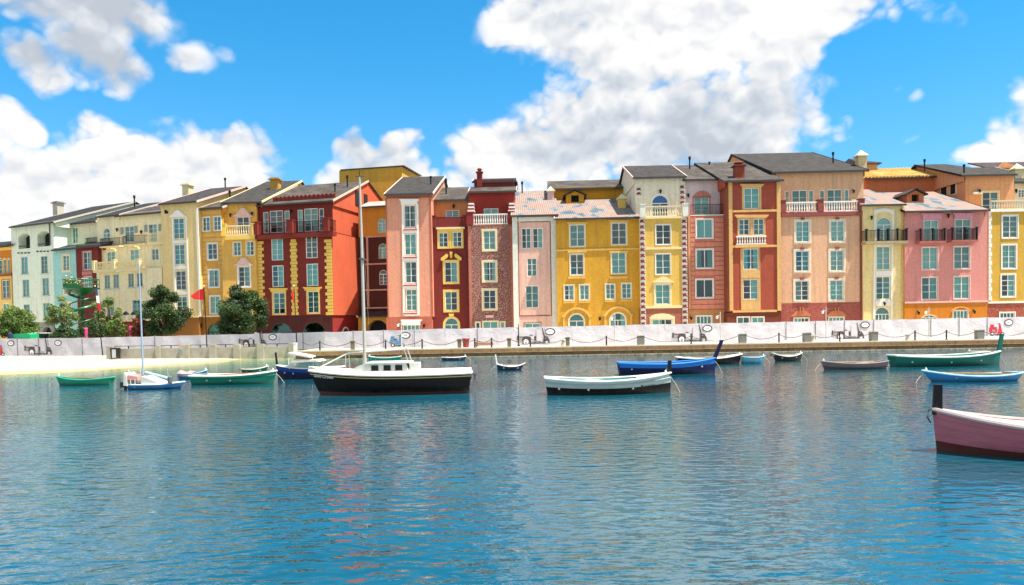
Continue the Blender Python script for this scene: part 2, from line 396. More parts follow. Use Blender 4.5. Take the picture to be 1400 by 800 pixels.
        for j in range(1, rows):
            z = c+fw+hh*j/rows; th = .05 if (transom and j == rows-1) else .02
            m.box(a+fw, b-fw, y0+.025, y1-.03, z-th, z+th)
        wo = m.build('window', frame, s.o)
        rnd = RND.random
        for i in range(cols):
            xa, xb = a+fw+cw*i, a+fw+cw*(i+1); e = (rnd()-.5)*.02; g = (rnd()-.5)*.02; yy = y+.085
            MB().quad((xa, yy-e, c+fw), (xb, yy+e, c+fw), (xb, yy+e+g, zt-fw*.6), (xa, yy-e+g, zt-fw*.6)).build('pane', MATS['glass'], wo)
        if arch:
            pts = s.arc(a+fw, b-fw, d-fw, arch); p = [(x, y+.085, z) for x, z in reversed(pts)]
            MB().quad(*([(a+fw, y+.085, zt)] + [(b-fw, y+.085, zt)] + p[1:-1])).build('pane', MATS['glass'] if not top_blue else plain('blue_fanlight', '#2a5f9e', .25, .1), wo)
        st = state if state is not None else RND.choice(['cc', 'cc', 'cc', 'cc', 'oc', 'co', 'hh', 'cc', 'oo', 'cc', 'cc'])
        if 'c' in st or 'h' in st:
            m = MB(); yc = y+.21; top = d if arch else zt
            segs = []
            if st == 'cc': segs = [(a, b)]
            elif st == 'oc': segs = [((a+b)/2, b)]
            elif st == 'co': segs = [(a, (a+b)/2)]
            elif st == 'hh': segs = [(a, a+iw*.36), (b-iw*.36, b)]
            for xa, xb in segs:
                k = max(4, int((xb-xa)/.11)); ph = rnd()*6
                for i in range(k):
                    p, q = xa+(xb-xa)*i/k, xa+(xb-xa)*(i+1)/k; ya, yb2 = yc+.03*math.sin(i*1.9+ph), yc+.03*math.sin((i+1)*1.9+ph)
                    m.quad((p, ya, c), (q, yb2, c), (q, yb2, top), (p, ya, top))
            m.build('curtain', RND.choice(CURTS), wo)
        if sur: s.surround(wo, a, b, c, d, y, sw, sur, arch, proud)
        if sill: MB().box(a-.12, b+.12, y-.14, y+.03, c-.13, c-.003).build('sill', sur or frame, wo)
    def surround(s, wo, a, b, c, d, y, sw, mat, arch, proud):
        m = MB(); yo = y-proud
        if arch:
            zt = s.arc(a, b, d, arch)[0][1]; m.box(a-sw, a, yo, y+.03, c, zt); m.box(b, b+sw, yo, y+.03, c, zt)
            m.ring(s.arc(a-sw, b+sw, d+sw, arch+sw*.5), s.arc(a, b, d, arch), yo, y+.03)
        else:
            m.box(a-sw, a, yo, y+.03, c-sw, d+sw); m.box(b, b+sw, yo, y+.03, c-sw, d+sw); m.box(a, b, yo, y+.03, d, d+sw); m.box(a, b, yo, y+.03, c-sw, c)
        m.build('surround', mat, wo)
    # ---- trim
    def strip(s, name, mat, x0, y0, x1, y1, y=0.0, proud=.08, label=None):
        a, b, c, d = s.rect(x0, y0, x1, y1, y); return MB().box(a, b, y-proud, y+.02, c, d).build(name, mat, s.o, label=label)
    def poly(s, name, mat, pts, y=0.0, proud=.1):
        p = [s.L(x, z, y) for x, z in pts]; ar = sum(p[i][0]*p[(i+1) % len(p)][1]-p[(i+1) % len(p)][0]*p[i][1] for i in range(len(p)))
        if ar < 0: p.reverse()
        return MB().prism(p, y-proud, y+.02).build(name, mat, s.o)
    def cornice(s, mat, x0, x1, yt, h=.3, y=0.0, proud=.2, name='cornice'):
        a, b, _, z = s.rect(x0, yt, x1, yt+2, y); m = MB()
        m.box(a, b, y-proud*.45, y+.02, z-h, z-h*.5); m.box(a-.04, b+.04, y-proud, y+.02, z-h*.5, z); return m.build(name, mat, s.o)
    def hood(s, mat, x0, y0, x1, y1, y=0.0, ears=True, proud=.16):          # small pediment with swept sides
        w = x1-x0; xm = (x0+x1)/2
        s.poly('pediment', mat, [(x0, y1), (x1, y1), (x1-.5, y1-1.6), (x1-w*.16, y1-3), (xm+w*.12, y0+1), (xm, y0), (xm-w*.12, y0+1), (x0+w*.16, y1-3), (x0+.5, y1-1.6)], y, proud)
    def lintel(s, mat, x0, y0, x1, y1, y=0.0, proud=.16):                   # flared flat hood
        s.poly('window_hood', mat, [(x0+2.2, y1), (x1-2.2, y1), (x1-2.0, y0+2.5), (x1, y0+1.6), (x1, y0), (x0, y0), (x0, y0+1.6), (x0+2.0, y0+2.5)], y, proud)
    def quoins(s, mat, xc, y0, y1, wide, narrow, h, y=0.0, side=0, gapmat=None, proud=.07, ribs=False):
        z1 = s.L(xc, y0, y)[1]; z0 = s.L(xc, y1, y)[1]; u = s.L(xc, (y0+y1)/2, y)[0]; n = int((z1-z0)/h); hh = (z1-z0)/n
        ms = []
        for wd in (wide, narrow):
            o_ = {0: -wd/2, 1: 0, -1: -wd}[side]; ms.append(MB().box(o_, o_+wd, -proud, .02, .02, hh-.02).mesh('quoin_stone', mat))
        for i in range(n): obj('quoin_stone', ms[i % 2], s.o, (u, y, z0+i*hh))
    def bands(s, mat, x0, y0, x1, y1, pitch, holes, y=0.0, proud=.06):
        a, b, c, d = s.rect(x0, y0, x1, y1, y); n = int((d-c)/pitch); hs = [s.rect(*h[:4], y) for h in holes]
        for i in range(n):
            z0, z1 = c+(d-c)*i/n+.035, c+(d-c)*(i+1)/n-.035; cuts = []
            for h in hs:
                if h[2]-.2 < z1 and h[3]+.2 > z0: cuts.append((h[0]-.2, h[1]+.2))
            xs = a
            for p, q in sorted(cuts)+[(b, b)]:
                if p-xs > .12: MB().prism([(xs, z0), (p, z0), (p, z1-.02), (xs, z1-.02)], y-proud, y+.02).build('rustic_band', mat, s.o)
                xs = max(xs, q)
    # ---- balconies
    def balcony(s, x0, y0, x1, y1, y=-.05, mat=WHITE, style='white', posts=(), postmat=None, slab=None, slabmat=None, ret=0.0, postw=.4, name='balcony', posth=0.12):
        a, b, c, d = s.rect(x0, y0, x1, y1, y); m = MB()
        sm = slabmat or mat
        sb = slab if slab is not None else (.16, .0)          # thickness, extra depth behind
        bo = MB().box(a-.06, b+.06, y-.1, y+max(.25, ret), c-sb[0], c-.004).build(name, sm, s.o)
        t = .09 if style == 'white' else .035
        rails = MB(); rails.box(a, b, y-t, y+t, d-(.14 if style == 'white' else .05), d); rails.box(a, b, y-t*.8, y+t*.8, c+.02, c+(.13 if style == 'white' else .06))
        if ret > .3:
            for x in (a, b): rails.box(x-t, x+t, y, y+ret, d-.06, d-.005)
        rails.build('railing', mat, bo)
        bal = MB(); pm = [s.L(p, (y0+y1)/2, y)[0] for p in posts]
        if style == 'white':
            n = max(3, int((b-a)/.27))
            for i in range(n):
                x = a+(b-a)*(i+.5)/n
                if any(abs(x-p) < postw/2+.04 for p in pm): continue
                h = d-c-.27; bal.lathe([(.045, c+.12), (.085, c+.13+h*.3), (.05, c+.13+h*.62), (.075, c+.13+h)], x, y, 6)
        else:
            n = max(4, int((b-a)/.15))
            for i in range(n+1): x = a+(b-a)*i/n; bal.box(x-.016, x+.016, y-.016, y+.016, c+.05, d-.04)
            if ret > .3:
                k = int(ret/.16)
                for x in (a, b):
                    for i in range(k): bal.box(x-.016, x+.016, y+ret*(i+.5)/k-.016, y+ret*(i+.5)/k+.016, c+.05, d-.04)
        bal.build('baluster_row', mat, bo, kind='stuff')
        for p in pm:
            q = MB().box(p-postw/2, p+postw/2, y-postw/2, y+postw/2, c-.003, d+posth); q.box(p-postw/2-.05, p+postw/2+.05, y-postw/2-.05, y+postw/2+.05, d+posth, d+posth+.09); q.build('post', postmat or mat, bo)
        return bo
    # ---- roofs
    def solve_t(s, u, ze, slope, py, y=0.0):
        lo, hi = .3, 45.0
        for _ in range(40):
            t = (lo+hi)/2
            if proj(s.world(u, y+t, ze+slope*t))[1] > py: lo = t
            else: hi = t
        return lo
    def roof(s, mat, x0, x1, ye, yr, y=0.0, slope=.36, ov=.45, gable=None, shed=False, hipl=0, hipr=0, fascia=FASCIA, gut=None, t=None, side_ov=.25):
        ov2 = ov; yy = y-ov
        u0, u1 = s.L(x0, ye, yy)[0], s.L(x1, ye, yy)[0]; ze = s.L((x0+x1)/2, ye, yy)[1]
        T = t or s.solve_t((u0+u1)/2, ze, slope, yr, yy); zr = ze+slope*T; th = .16
        m = MB()
        if shed:
            m.v += [(u0, yy, ze), (u1, yy, ze), (u1, yy+T, zr), (u0, yy+T, zr)]; fs = [(0, 1, 2, 3)]
        else:
            m.v += [(u0, yy, ze), (u1, yy, ze), (u1, yy+2*T, ze), (u0, yy+2*T, ze), (u0+hipl, yy+T, zr), (u1-hipr, yy+T, zr)]; fs = [(0, 1, 5, 4), (2, 3, 4, 5)]
            if hipl: fs.append((3, 0, 4))
            if hipr: fs.append((1, 2, 5))
        n = len(m.v); m.v += [(a, b, c-th) for a, b, c in m.v[:n]]
        m.f += fs + [tuple(n+i for i in reversed(f)) for f in fs]
        cnt = {}
        for f in fs:
            for i in range(len(f)): e = (f[i], f[(i+1) % len(f)]); cnt[tuple(sorted(e))] = cnt.get(tuple(sorted(e)), 0)+1
        for f in fs:
            for i in range(len(f)):
                p, q = f[i], f[(i+1) % len(f)]
                if cnt[tuple(sorted((p, q)))] == 1: m.f.append((q, p, p+n, q+n))
        m.mi = [0]*len(m.f); ro = m.build('roof', mat, s.o)
        MB().box(u0, u1, yy-.1, yy-.004, ze-th-.06, ze-.03).build('gutter', gut or GUTTER, ro)
        if fascia:
            for u, h in ((u0, hipl), (u1, hipr)):
                if h: continue
                q = MB(); e = .05
                q.v += [(u-e, yy-.03, ze-th-.05), (u+e, yy-.03, ze-th-.05), (u+e, yy+T, zr-th-.05), (u-e, yy+T, zr-th-.05), (u-e, yy-.03, ze+.04), (u+e, yy-.03, ze+.04), (u+e, yy+T, zr+.04), (u-e, yy+T, zr+.04)]
                q.f += [(0, 3, 2, 1), (4, 5, 6, 7), (0, 1, 5, 4), (1, 2, 6, 5), (2, 3, 7, 6), (3, 0, 4, 7)]; q.mi = [0]*6; q.build('bargeboard', fascia, ro)
        if gable:
            for u, h, sg in ((u0+side_ov, hipl, 1), (u1-side_ov, hipr, -1)):
                if h: continue
                q = MB(); e = .1*sg; zb = ze+slope*ov-th-.01
                pr = [(yy+ov, zb-.6), (yy+ov, zb), (yy+T, zr-th-.01)] + ([(yy+T, zb-.6)] if shed else [(yy+2*T-ov, zb), (yy+2*T-ov, zb-.6)])
                k = len(pr); q.v += [(u, a, c) for a, c in pr]+[(u+e, a, c) for a, c in pr]
                q.f += [tuple(range(k)), tuple(range(2*k-1, k-1, -1))]+[((i+1) % k, i, k+i, k+(i+1) % k) for i in range(k)]; q.mi = [0]*len(q.f)
                q.build('gable_wall', gable, s.o)
        s.r = (u0, u1, yy, ze, slope, T, zr); s.ro = ro; return T
    def on_roof(s, px, py):
        u0, u1, yy, ze, sl, T, zr = s.r; best = None
        lo, hi = 0, T
        for _ in range(30):
            t = (lo+hi)/2; u, z = s.L(px, py, yy+t)
            if z > ze+sl*t: lo = t
            else: hi = t
        return u, yy+t, ze+sl*t
    def chimney(s, px, py, mat, w=.9, h=1.6, cap=WHITE, kind='box', name='chimney'):
        u, y, z = s.on_roof(px, py); m = MB()
        if kind == 'pipe':
            m.lathe([(.09, z-.3), (.09, z+h*.75), (.15, z+h*.76), (.15, z+h)], u, y, 8); m.build('vent_pipe', cap, s.ro); return
        m.box(u-w/2, u+w/2, y-w/2, y+w/2, z-.5, z+h); o = m.build(name, mat, s.ro)
        q = MB(); q.box(u-w*.68, u+w*.68, y-w*.68, y+w*.68, z+h, z+h+.14)
        if kind == 'tip':
            r = w*.62; zt = z+h+.14; q.quad((u-r, y-r, zt), (u+r, y-r, zt), (u, y, zt+w*.7)); q.quad((u+r, y-r, zt), (u+r, y+r, zt), (u, y, zt+w*.7)); q.quad((u+r, y+r, zt), (u-r, y+r, zt), (u, y, zt+w*.7)); q.quad((u-r, y+r, zt), (u-r, y-r, zt), (u, y, zt+w*.7))
        elif kind == 'box': q.box(u-w*.5, u+w*.5, y-w*.5, y+w*.5, z+h+.14, z+h+.3)
        elif kind == 'pot': q.lathe([(w*.34, z+h+.14), (w*.34, z+h+.35), (w*.6, z+h+.4), (w*.25, z+h+.6)], u, y, 8)
        q.build('chimney_cap', cap, s.ro)
    def dormer(s, x0, y0, x1, y1, wallmat, roofmat, depth=4.0):
        pm = (x0+x1)/2; u, y, z = s.on_roof(pm, y1); a = s.L(x0, y1, y)[0]; b = s.L(x1, y1, y)[0]; zt = s.L(pm, y0, y)[1]; h = zt-z; ze = z+h*.62
        w3 = (b-a)*.28; zb = z+.15; zo = z+h*.52
        m = MB(); m.box(a, u-w3/1.3, y, y+depth, z-.4, ze); m.box(u+w3/1.3, b, y, y+depth, z-.4, ze); m.box(u-w3/1.3, u+w3/1.3, y, y+depth, z-.4, zb); m.prism([(a, ze), (b, ze), (u, zt-.1)], y, y+depth)
        do = m.build('dormer', wallmat, s.o)
        MB().box(u-w3/1.3, u+w3/1.3, y+.5, y+.55, zb, ze).build('opening', DARKROOM, do)
        q = MB(); e = .35
        for sg in (-1, 1):
            xe = u+sg*((b-a)/2+e); q.v += []; n = len(q.v)
            ye0 = y-.3; ye1 = y+depth; zee = ze-.12
            q.v += [(u, ye0, zt), (xe, ye0, zee), (xe, ye1, zee), (u, ye1, zt), (u, ye0, zt+.14), (xe, ye0, zee+.14), (xe, ye1, zee+.14), (u, ye1, zt+.14)]
            for f in ((0, 1, 2, 3), (7, 6, 5, 4), (0, 4, 5, 1), (1, 5, 6, 2), (2, 6, 7, 3), (3, 7, 4, 0)): q.f.append(tuple(n+i for i in f)); q.mi.append(0)
        q.build('dormer_roof', roofmat, do)
    def sconce(s, px, py, y=0.0, mat=None):
        u, z = s.L(px, py, y); m = MB(); m.box(u-.05, u+.05, y-.3, y+.01, z+.18, z+.24); m.lathe([(.07, z-.2), (.15, z+.12), (.17, z+.15), (.03, z+.28)], u, y-.25, 6)
        m.build('wall_lantern', mat or BLACKIRON, s.o)
# ------------------------------------------------------------------ the houses, from left to right
S = stucco
def house_far_left():
    b = Bld('house', 'narrow pale yellow house with orange arched top storey at the far left edge', -62, 17, 110, 104.9, 'orange topped house')
    y0 = S('pale_yellow_stucco', '#e0c070', .06); o = S('burnt_orange_stucco', '#c8791f')
    b.wall('wall', y0, -62, 17, 379, None, wins=[W(-48, 384, -38, 409), W(-24, 384, -14, 409), W(3, 383, 13, 408, sur=S('tan_trim', '#b9853c')), W(4, 415, 13, 440), W(-23, 416, -14, 440), W(-48, 416, -38, 440)])
    b.wall('upper_wall', o, -62, 17, 339, 378.5, y=-.03, wins=[W(-44, 353, -38, 375, arch=.3, cols=1), W(-36, 353, -30, 375, arch=.3, cols=1), W(-14, 353, -9, 375, arch=.3, cols=1), W(-2, 353, 3.5, 375, arch=.3, cols=1, sur=BUTTER, sw=.08), W(4.6, 353, 8.8, 375, arch=.2, cols=1, sur=BUTTER, sw=.06), W(10, 353, 14, 375, arch=.2, cols=1, sur=BUTTER, sw=.06)])
    b.cornice(S('rust_trim', '#a3541c'), -62, 17.5, 376.5, .35, -.03, .3); b.cornice(BUTTER, -62, 17.5, 341, .4, -.03, .25)
    b.roof(SHDK, -66, 19, 337.5, 331, gable=y0)
def house_mint():
    b = Bld('house', 'tall pale mint green house with two arched loggias under a black roof', 17, 75, 104.6, 100.6, 'pale mint house')
    g = S('mint_stucco', '#d6e0cd', .06); gr = S('grey_plinth', '#8d8f86')
    rows = [W(29, 351, 38, 375), W(56, 350, 65, 374), W(31, 382, 40, 406), W(58, 380, 67, 404), W(32.5, 416, 41, 440), W(59, 414, 68, 438)]
    rows = [(r[0], r[1], r[2], r[3], dict(rows=4, frame=plain('grey_window_frame', '#b9bfbb', .6), sill=True)) for r in rows]
    log = [W(25, 319, 41, 340, arch=.5, kind='open', deep=1.1), W(51, 316, 68, 337, arch=.5, kind='open', deep=1.1)]
    b.wall('wall', g, 17, 75, 305, 441, wins=rows+log); b.wall('base_wall', gr, 17, 75, 441.2, None, y=-.05, wins=[W(58, 447, 71, 462, arch=1, kind='open', deep=.5)])
    for x0, x1, y in ((24, 43, 346.3), (50, 69, 344)):
        for i in range(4): b.strip('scupper', DARKROOM, x0+i*(x1-x0)/4, y-1-.08*i, x0+(i+.62)*(x1-x0)/4, y+.6-.08*i, proud=.05)
    for i, (x0, y0) in enumerate(((25, 336), (51, 333))): b.strip('loggia_rail', BLACKIRON, x0, y0, x0+16.5, y0+1, proud=-.05)
    b.quoins(PALE, 48.5, 408, 440, .7, .5, .42, proud=.05)
    b.roof(SHDK, 12.5, 73.5, 306.5, 279, gable=g); b.chimney(80, 291, S('grey_chimney', '#b8b5aa'), 1.1, 1.4, plain('chimney_cap_grey', '#77746c'))
    u, z = b.L(68.5, 305); MB().tube([(u, -.12, z), (u, -.12, z-3)], .07).build('downpipe', GUTTER, b.o)
def house_beige():
    b = Bld('house', 'cream house set back behind the turquoise front, paired tall windows below a black roof', 74, 136, 104.2, 100.8, 'set back cream house')
    c = S('ivory_stucco', '#e9dcb8', .06)
    b.wall('wall', c, 74, 136, 304, None, wins=[W(90, 312, 97.5, 334), W(99, 311, 106.5, 333)])
    b.roof(SHDK, 79, 131, 304.5, 279, gable=c)
    b.balcony(117, 325, 131, 331.5, -.6, BLACKIRON, 'black', ret=.6)
def house_turquoise():
    b = Bld('house', 'turquoise house front with cream framed windows under a lean-to roof', 74, 105.5, 99.6, 97.7, 'turquoise house')
    t = S('turquoise_stucco', '#97cbc6', .07); k = dict(sur=CREAM, sw=.2, rows=4)
    b.wall('wall', t, 74, 105.5, 338, None, depth=6, wins=[W(86, 349, 95, 370, **k), W(88, 382, 97, 402, **k), W(89, 414, 98, 434, **k)])
    b.roof(SHDK, 70, 106, 340, 334, gable=t, shed=True, fascia=None)
def house_maroon_narrow():
    b = Bld('house', 'narrow maroon house front with one pink framed window, between turquoise and cream houses', 105.7, 136, 97.4, 95.9, 'narrow maroon house')
    r = S('oxblood_stucco', '#6e2118', .08); pk = S('rose_trim', '#c77a72')
    b.wall('wall', r, 105.7, 136, 335.5, None, depth=6, wins=[W(113.5, 344, 125, 369, sur=pk, sw=.12), W(114.5, 378, 126, 400, sur=pk, sw=.12)])
    b.strip('spandrel_panel', pk, 112.5, 371, 126, 376, proud=.04)
    b.roof(SHDK, 106.5, 138, 336, 330.5, gable=r, shed=True, fascia=None)
def house_cream():
    b = Bld('house', 'wide cream house with stone balustrade, black patterned balcony rails and arched top door', 133, 222, 95.8, 91.9, 'wide cream house')
    c = S('cream_stucco', '#ecdfb8', .06); m = S('brick_red_base', '#7e1d14')
    gf = plain('grey_window_frame', '#b9bfbb', .6)
    low = [W(143, 376, 150.5, 395), W(155, 375, 162.5, 394), W(175, 374, 183, 393), W(187, 373, 195, 392), W(181, 410, 193, 433), W(146, 412, 156, 434), W(208, 409, 217, 431)]
    b.wall('wall', c, 133, 222, 368, 438, wins=[(w[0], w[1], w[2], w[3], dict(rows=4, frame=gf, sill=True)) for w in low])
    b.wall('base_wall', m, 133, 222, 438.3, None, y=-.04, wins=[W(146, 442, 162, 468, arch=1.2, kind='open', deep=.6), W(200, 444, 216, 468, arch=1.2, kind='open', deep=.6)])
    b.cornice(CREAM, 133, 222.3, 437, .25)
    b.wall('middle_wall', c, 133, 222, 334, 367.8, y=.7, wins=[W(146, 344, 157.5, 358, rows=2), W(178, 341, 190, 356, rows=2), W(207, 340, 217, 356, rows=2)])
    b.hood(CREAM, 145, 339, 159, 343.5, .7); b.hood(CREAM, 177, 336, 191, 340.5, .7)
    b.wall('upper_wall', c, 133, 222, 291, 333.8, y=1.6, wins=[W(141, 312, 151, 336, arch=.8), W(170.5, 309, 183.5, 331), W(203, 306, 215, 331, rows=4)])
    for x, y in ((167, 311), (186, 309), (199.5, 307.5), (219, 306.5)): b.strip('shutter', plain('grey_shutter', '#8f938f', .7), x-2, y, x+2, y+9.5, 1.6, .06)
    b.balcony(128, 358, 157, 369, -.7, CREAM, 'white', posts=(129, 156.5), slab=(.3, 0), ret=.8); b.balcony(159, 357, 190.5, 367, -.7, CREAM, 'white', posts=(190,), slab=(.3, 0), ret=.8)
    b.balcony(137, 325.5, 163, 336.5, -.05, BLACKIRON, 'black', ret=.6, slabmat=CREAM); b.balcony(168, 322, 197, 333.5, -.05, BLACKIRON, 'black', ret=.6, slabmat=CREAM); b.balcony(201.5, 319, 224, 331.5, -.05, CREAM, 'black', ret=.6, slabmat=CREAM, slab=(.28, 0))
    b.sconce(195, 318, 1.6); b.sconce(162, 315, 1.6)
    b.roof(SHDK, 131, 163, 294.5, 277, 1.6, gable=c); b.chimney(184, 283, None, 0, 1.6, BLACKIRON, 'pipe')
    b.roof(SHING3, 157, 222, 292, 281, 1.55, gable=c, fascia=PINKTRIM)
def tower_yellow():
    b = Bld('house', 'pale yellow stucco house with one white column of four tall windows and white pediment', 222, 272, 91.6, 90.2, 'pale yellow house')
    y = S('straw_stucco', '#e2c78c', .06, .5); br = S('brown_base', '#8a5a1e')
    k = dict(rows=4, fw=.1)
    b.wall('wall', y, 222, 272, 276, 433, wins=[W(237, 298, 252, 327, **k), W(238.3, 334, 253, 362, state='cc', **k), W(240, 370, 254.5, 397, state='oo', **k), W(241.5, 405, 256, 432.5, **k)])
    for y0, y1 in ((328.5, 332.5), (363.5, 368), (398.5, 403)): b.strip('spandrel_panel', WHITE, 236.8+(y0-328)*.045, y0, 254.5+(y0-328)*.045, y1, proud=.05)
    for x in (235, 253.6): b.poly('white_pilaster', WHITE, [(x, 297), (x+1.9, 297), (x+6.3, 433), (x+4.4, 433)], proud=.07)
    b.wall('base_wall', br, 222, 272, 433.3, None, y=-.04, wins=[]); b.cornice(CREAM, 222, 272, 432.3, .22)
    b.hood(WHITE, 232.5, 287.5, 255.5, 296.8); b.strip('edge_pilaster', WHITE, 270.3, 285, 272.8, 433, proud=.06)
    b.sconce(228, 290.5); b.strip('air_grille', DARKROOM, 226, 289, 230, 292, proud=.03)
    b.roof(SHING, 216.5, 269, 276.5, 256, gable=y, fascia=PINKTRIM); b.chimney(257, 263.5, S('cream_chimney', '#d9d0a8'), 1.0, .9, CREAM, 'box'); b.chimney(308, 256.5, None, 0, 1.3, BLACKIRON, 'pipe')
def house_ochre():
    b = Bld('house', 'narrow ochre house front with horizontal grooved bands and white framed windows', 272.3, 304, 90.9, 90.0, 'banded ochre house')
    o = S('ochre_stucco', '#cf9d48', .08); ob = S('ochre_band', '#d8ab58', .07); br = S('umber_base', '#8c5f16')
    ws = [W(277, 297, 287, 316, sur=WHITE, sw=.07), W(292, 296, 302, 315, sur=WHITE, sw=.07), W(284, 333, 297, 355, sur=WHITE, sw=.12), W(285.5, 369, 299.5, 392.5, sur=WHITE, sw=.12), W(287.3, 405, 301, 428.5, sur=WHITE, sw=.12)]
    b.wall('wall', o, 272.3, 304, 283.5, 432, wins=ws); b.bands(ob, 273, 287, 304, 431.5, .56, ws)
    b.wall('base_wall', br, 272.3, 304.4, 432.3, None, y=-.04, wins=[W(283.5, 443, 303, 470, arch=1.0, kind='w', rows=4, cols=3, frame=GUTTER)]); b.cornice(CREAM, 272.3, 304, 431.3, .2)
    b.roof(SHING2, 263, 304, 284, 266, gable=o); b.sconce(277, 446); b.chimney(314.5, 272, None, 0, 1.1, BLACKIRON, 'pipe')
def house_golden():
    b = Bld('house', 'golden yellow house with blush pediments and a white balustraded balcony beside the dark red house', 304.2, 350, 89.5, 89.3, 'golden house')
    g = S('golden_stucco', '#ddad55', .09, .5); br = S('dark_brown_base', '#5b3a12')
    b.wall('wall', g, 304.2, 351, 322, 433, wins=[W(319, 331, 329.5, 349.5, sur=CREAM, sw=.1), W(337, 330, 347.3, 349, sur=CREAM, sw=.1), W(326, 364.5, 342, 392, sur=WHITE, sw=.12, rows=4), W(327, 405, 343, 431, sur=WHITE, sw=.12)])
    b.wall('upper_wall', g, 304.2, 351, 275, 321.5, y=1.2, wins=[W(324, 296.5, 341, 320, sur=PINKTRIM, sw=.2)])
    b.wall('base_wall', br, 304.5, 351, 433.3, None, y=-.04)
    b.hood(PINKTRIM, 319, 284.5, 346.5, 296.5, 1.2, proud=.2); b.hood(PINKTRIM, 320.5, 352, 347, 363.5, proud=.2)
    b.balcony(306.5, 308, 347.5, 322.5, -.55, CREAM, 'white', posts=(307, 347), postmat=BUTTER, slab=(.45, 0), slabmat=BUTTER, ret=1.0)
    b.sconce(316, 295, 1.2); b.sconce(345.5, 293, 1.2)
    b.roof(SHING, 301, 358, 276, 247.5, 1.2, gable=g, fascia=CREAM); b.chimney(377, 258, S('gold_chimney', '#c9993f'), 1.1, 1.1, S('gold_chimney_cap', '#b58432'), 'box')
def house_red():
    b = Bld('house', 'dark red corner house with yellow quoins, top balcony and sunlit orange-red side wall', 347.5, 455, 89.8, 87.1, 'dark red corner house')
    r = S('maroon_stucco', '#782419', .09); rs = S('sunlit_faded_red_stucco', '#c25a38', .12, .4, .30); rb = S('deep_maroon_base', '#47100f')  # side reds are faded paint with sunlit brightness added; front reds darkened for shade
    k = dict(rows=4, fw=.1)
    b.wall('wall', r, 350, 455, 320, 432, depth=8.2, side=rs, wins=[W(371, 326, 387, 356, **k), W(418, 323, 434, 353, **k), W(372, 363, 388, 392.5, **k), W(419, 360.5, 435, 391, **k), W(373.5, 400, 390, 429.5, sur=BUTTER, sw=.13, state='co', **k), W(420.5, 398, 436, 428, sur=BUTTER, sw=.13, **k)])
    b.wall('upper_wall', r, 352, 455, 278, 319.6, y=1.2, depth=9, side=rs, wins=[W(360, 290, 367, 319, cols=1), W(369, 288, 387, 318.5, rows=4), W(389, 288, 396, 318, cols=1), W(407, 287, 414, 317, cols=1), W(416, 285, 434.5, 316.5, rows=4), W(436, 285, 443, 316, cols=1)])
    b.wall('base_wall', rb, 350, 455, 432.4, None, y=-.03, depth=8.2, side=S('sunlit_base_red', '#8d1d1a'), wins=[W(369, 441, 400, 470, arch=1.3, rows=5, cols=4, frame=GUTTER, state='oo'), W(413, 440, 446, 470, arch=1.4, rows=5, cols=4, frame=GUTTER, state='oo')])  # base side wall is a sunlit copy of the base red
    b.lintel(BUTTER, 368.5, 394, 393.5, 399.3); b.lintel(BUTTER, 415, 392.5, 440, 397.3)
    for x, sd in ((352.3, 1), (402.5, 0), (454.6, -1)): b.quoins(BUTTER, x, 327 if sd < 1 else 330, 431, .95, .7, .38, side=sd)
    b.balcony(348, 303.5, 455, 319, -.7, BLACKIRON, 'black', posts=(350.5, 398, 447), postmat=r, slab=(.5, 0), slabmat=r, ret=.8, postw=.75, posth=.15)
    b.sconce(399, 290, 1.2)
    # openings and vents of the side wall
    u = b.L(455, 300, 1.2)[0]; zz = b.L(455, 300, 1.2)[1]
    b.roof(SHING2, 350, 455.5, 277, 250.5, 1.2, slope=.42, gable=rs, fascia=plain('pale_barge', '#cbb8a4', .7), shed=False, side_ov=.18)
    u0, u1, yy, ze, sl, T, zr = b.r
    for t0, t1 in ((6.1, 7.2), (8.6, 9.6)): MB().box(u1-.2, u1-.10, yy+t0, yy+t1, ze+.35, ze+2.2).build('dark_opening', DARKROOM, b.o)
    for i in range(15):                                   # red zigzag snow guard on the roof
        ua = u0+1.6+(u1-u0-1.9)*i/15; wd = (u1-u0-1.9)/15
        MB().prism([(ua+.03, 0), (ua+wd-.03, 0), (ua+wd-.03, .62), (ua+wd/2, .40), (ua+.03, .62)], -.1, .1).build('roof_guard_block', r, b.ro, (0, yy+1.2, ze+sl*1.2-.02))
    b.chimney(458, 262, None, 0, 1.0, BLACKIRON, 'pipe'); b.chimney(475, 256, None, 0, 1.5, BLACKIRON, 'pipe')
    # arched side window of the base, in the side wall
    uu = b.L(455, 445, 0)[0]+.02; arcp = Bld.arc(2.2, 4.0, 2.9, .9)
    sidew = MB(); sidew.v = []; poly = [(2.2, .9), (4.0, .9)]+list(reversed(arcp))
    k2 = len(poly); sidew.v = [(uu, a, c) for a, c in poly]+[(uu+.07, a, c) for a, c in poly]; sidew.f = [tuple(reversed(range(k2))), tuple(range(k2, 2*k2))]+[(i, (i+1) % k2, k2+(i+1) % k2, k2+i) for i in range(k2)]; sidew.mi = [0]*len(sidew.f)
    so = sidew.build('side_window', WHITE, b.o)
    poly = [(2.4, 1.1), (3.8, 1.1)]+list(reversed(Bld.arc(2.4, 3.8, 2.75, .7))); MB().quad(*[(uu+.075, a, c) for a, c in poly]).build('pane', plain('dark_glass', '#20302f', .15, .1), so)
    for z in (b.L(455, 360)[1], b.L(455, 397)[1]): MB().box(uu-.03, uu+.06, .1, 8.1, z-.06, z).build('side_band', rs, b.o)
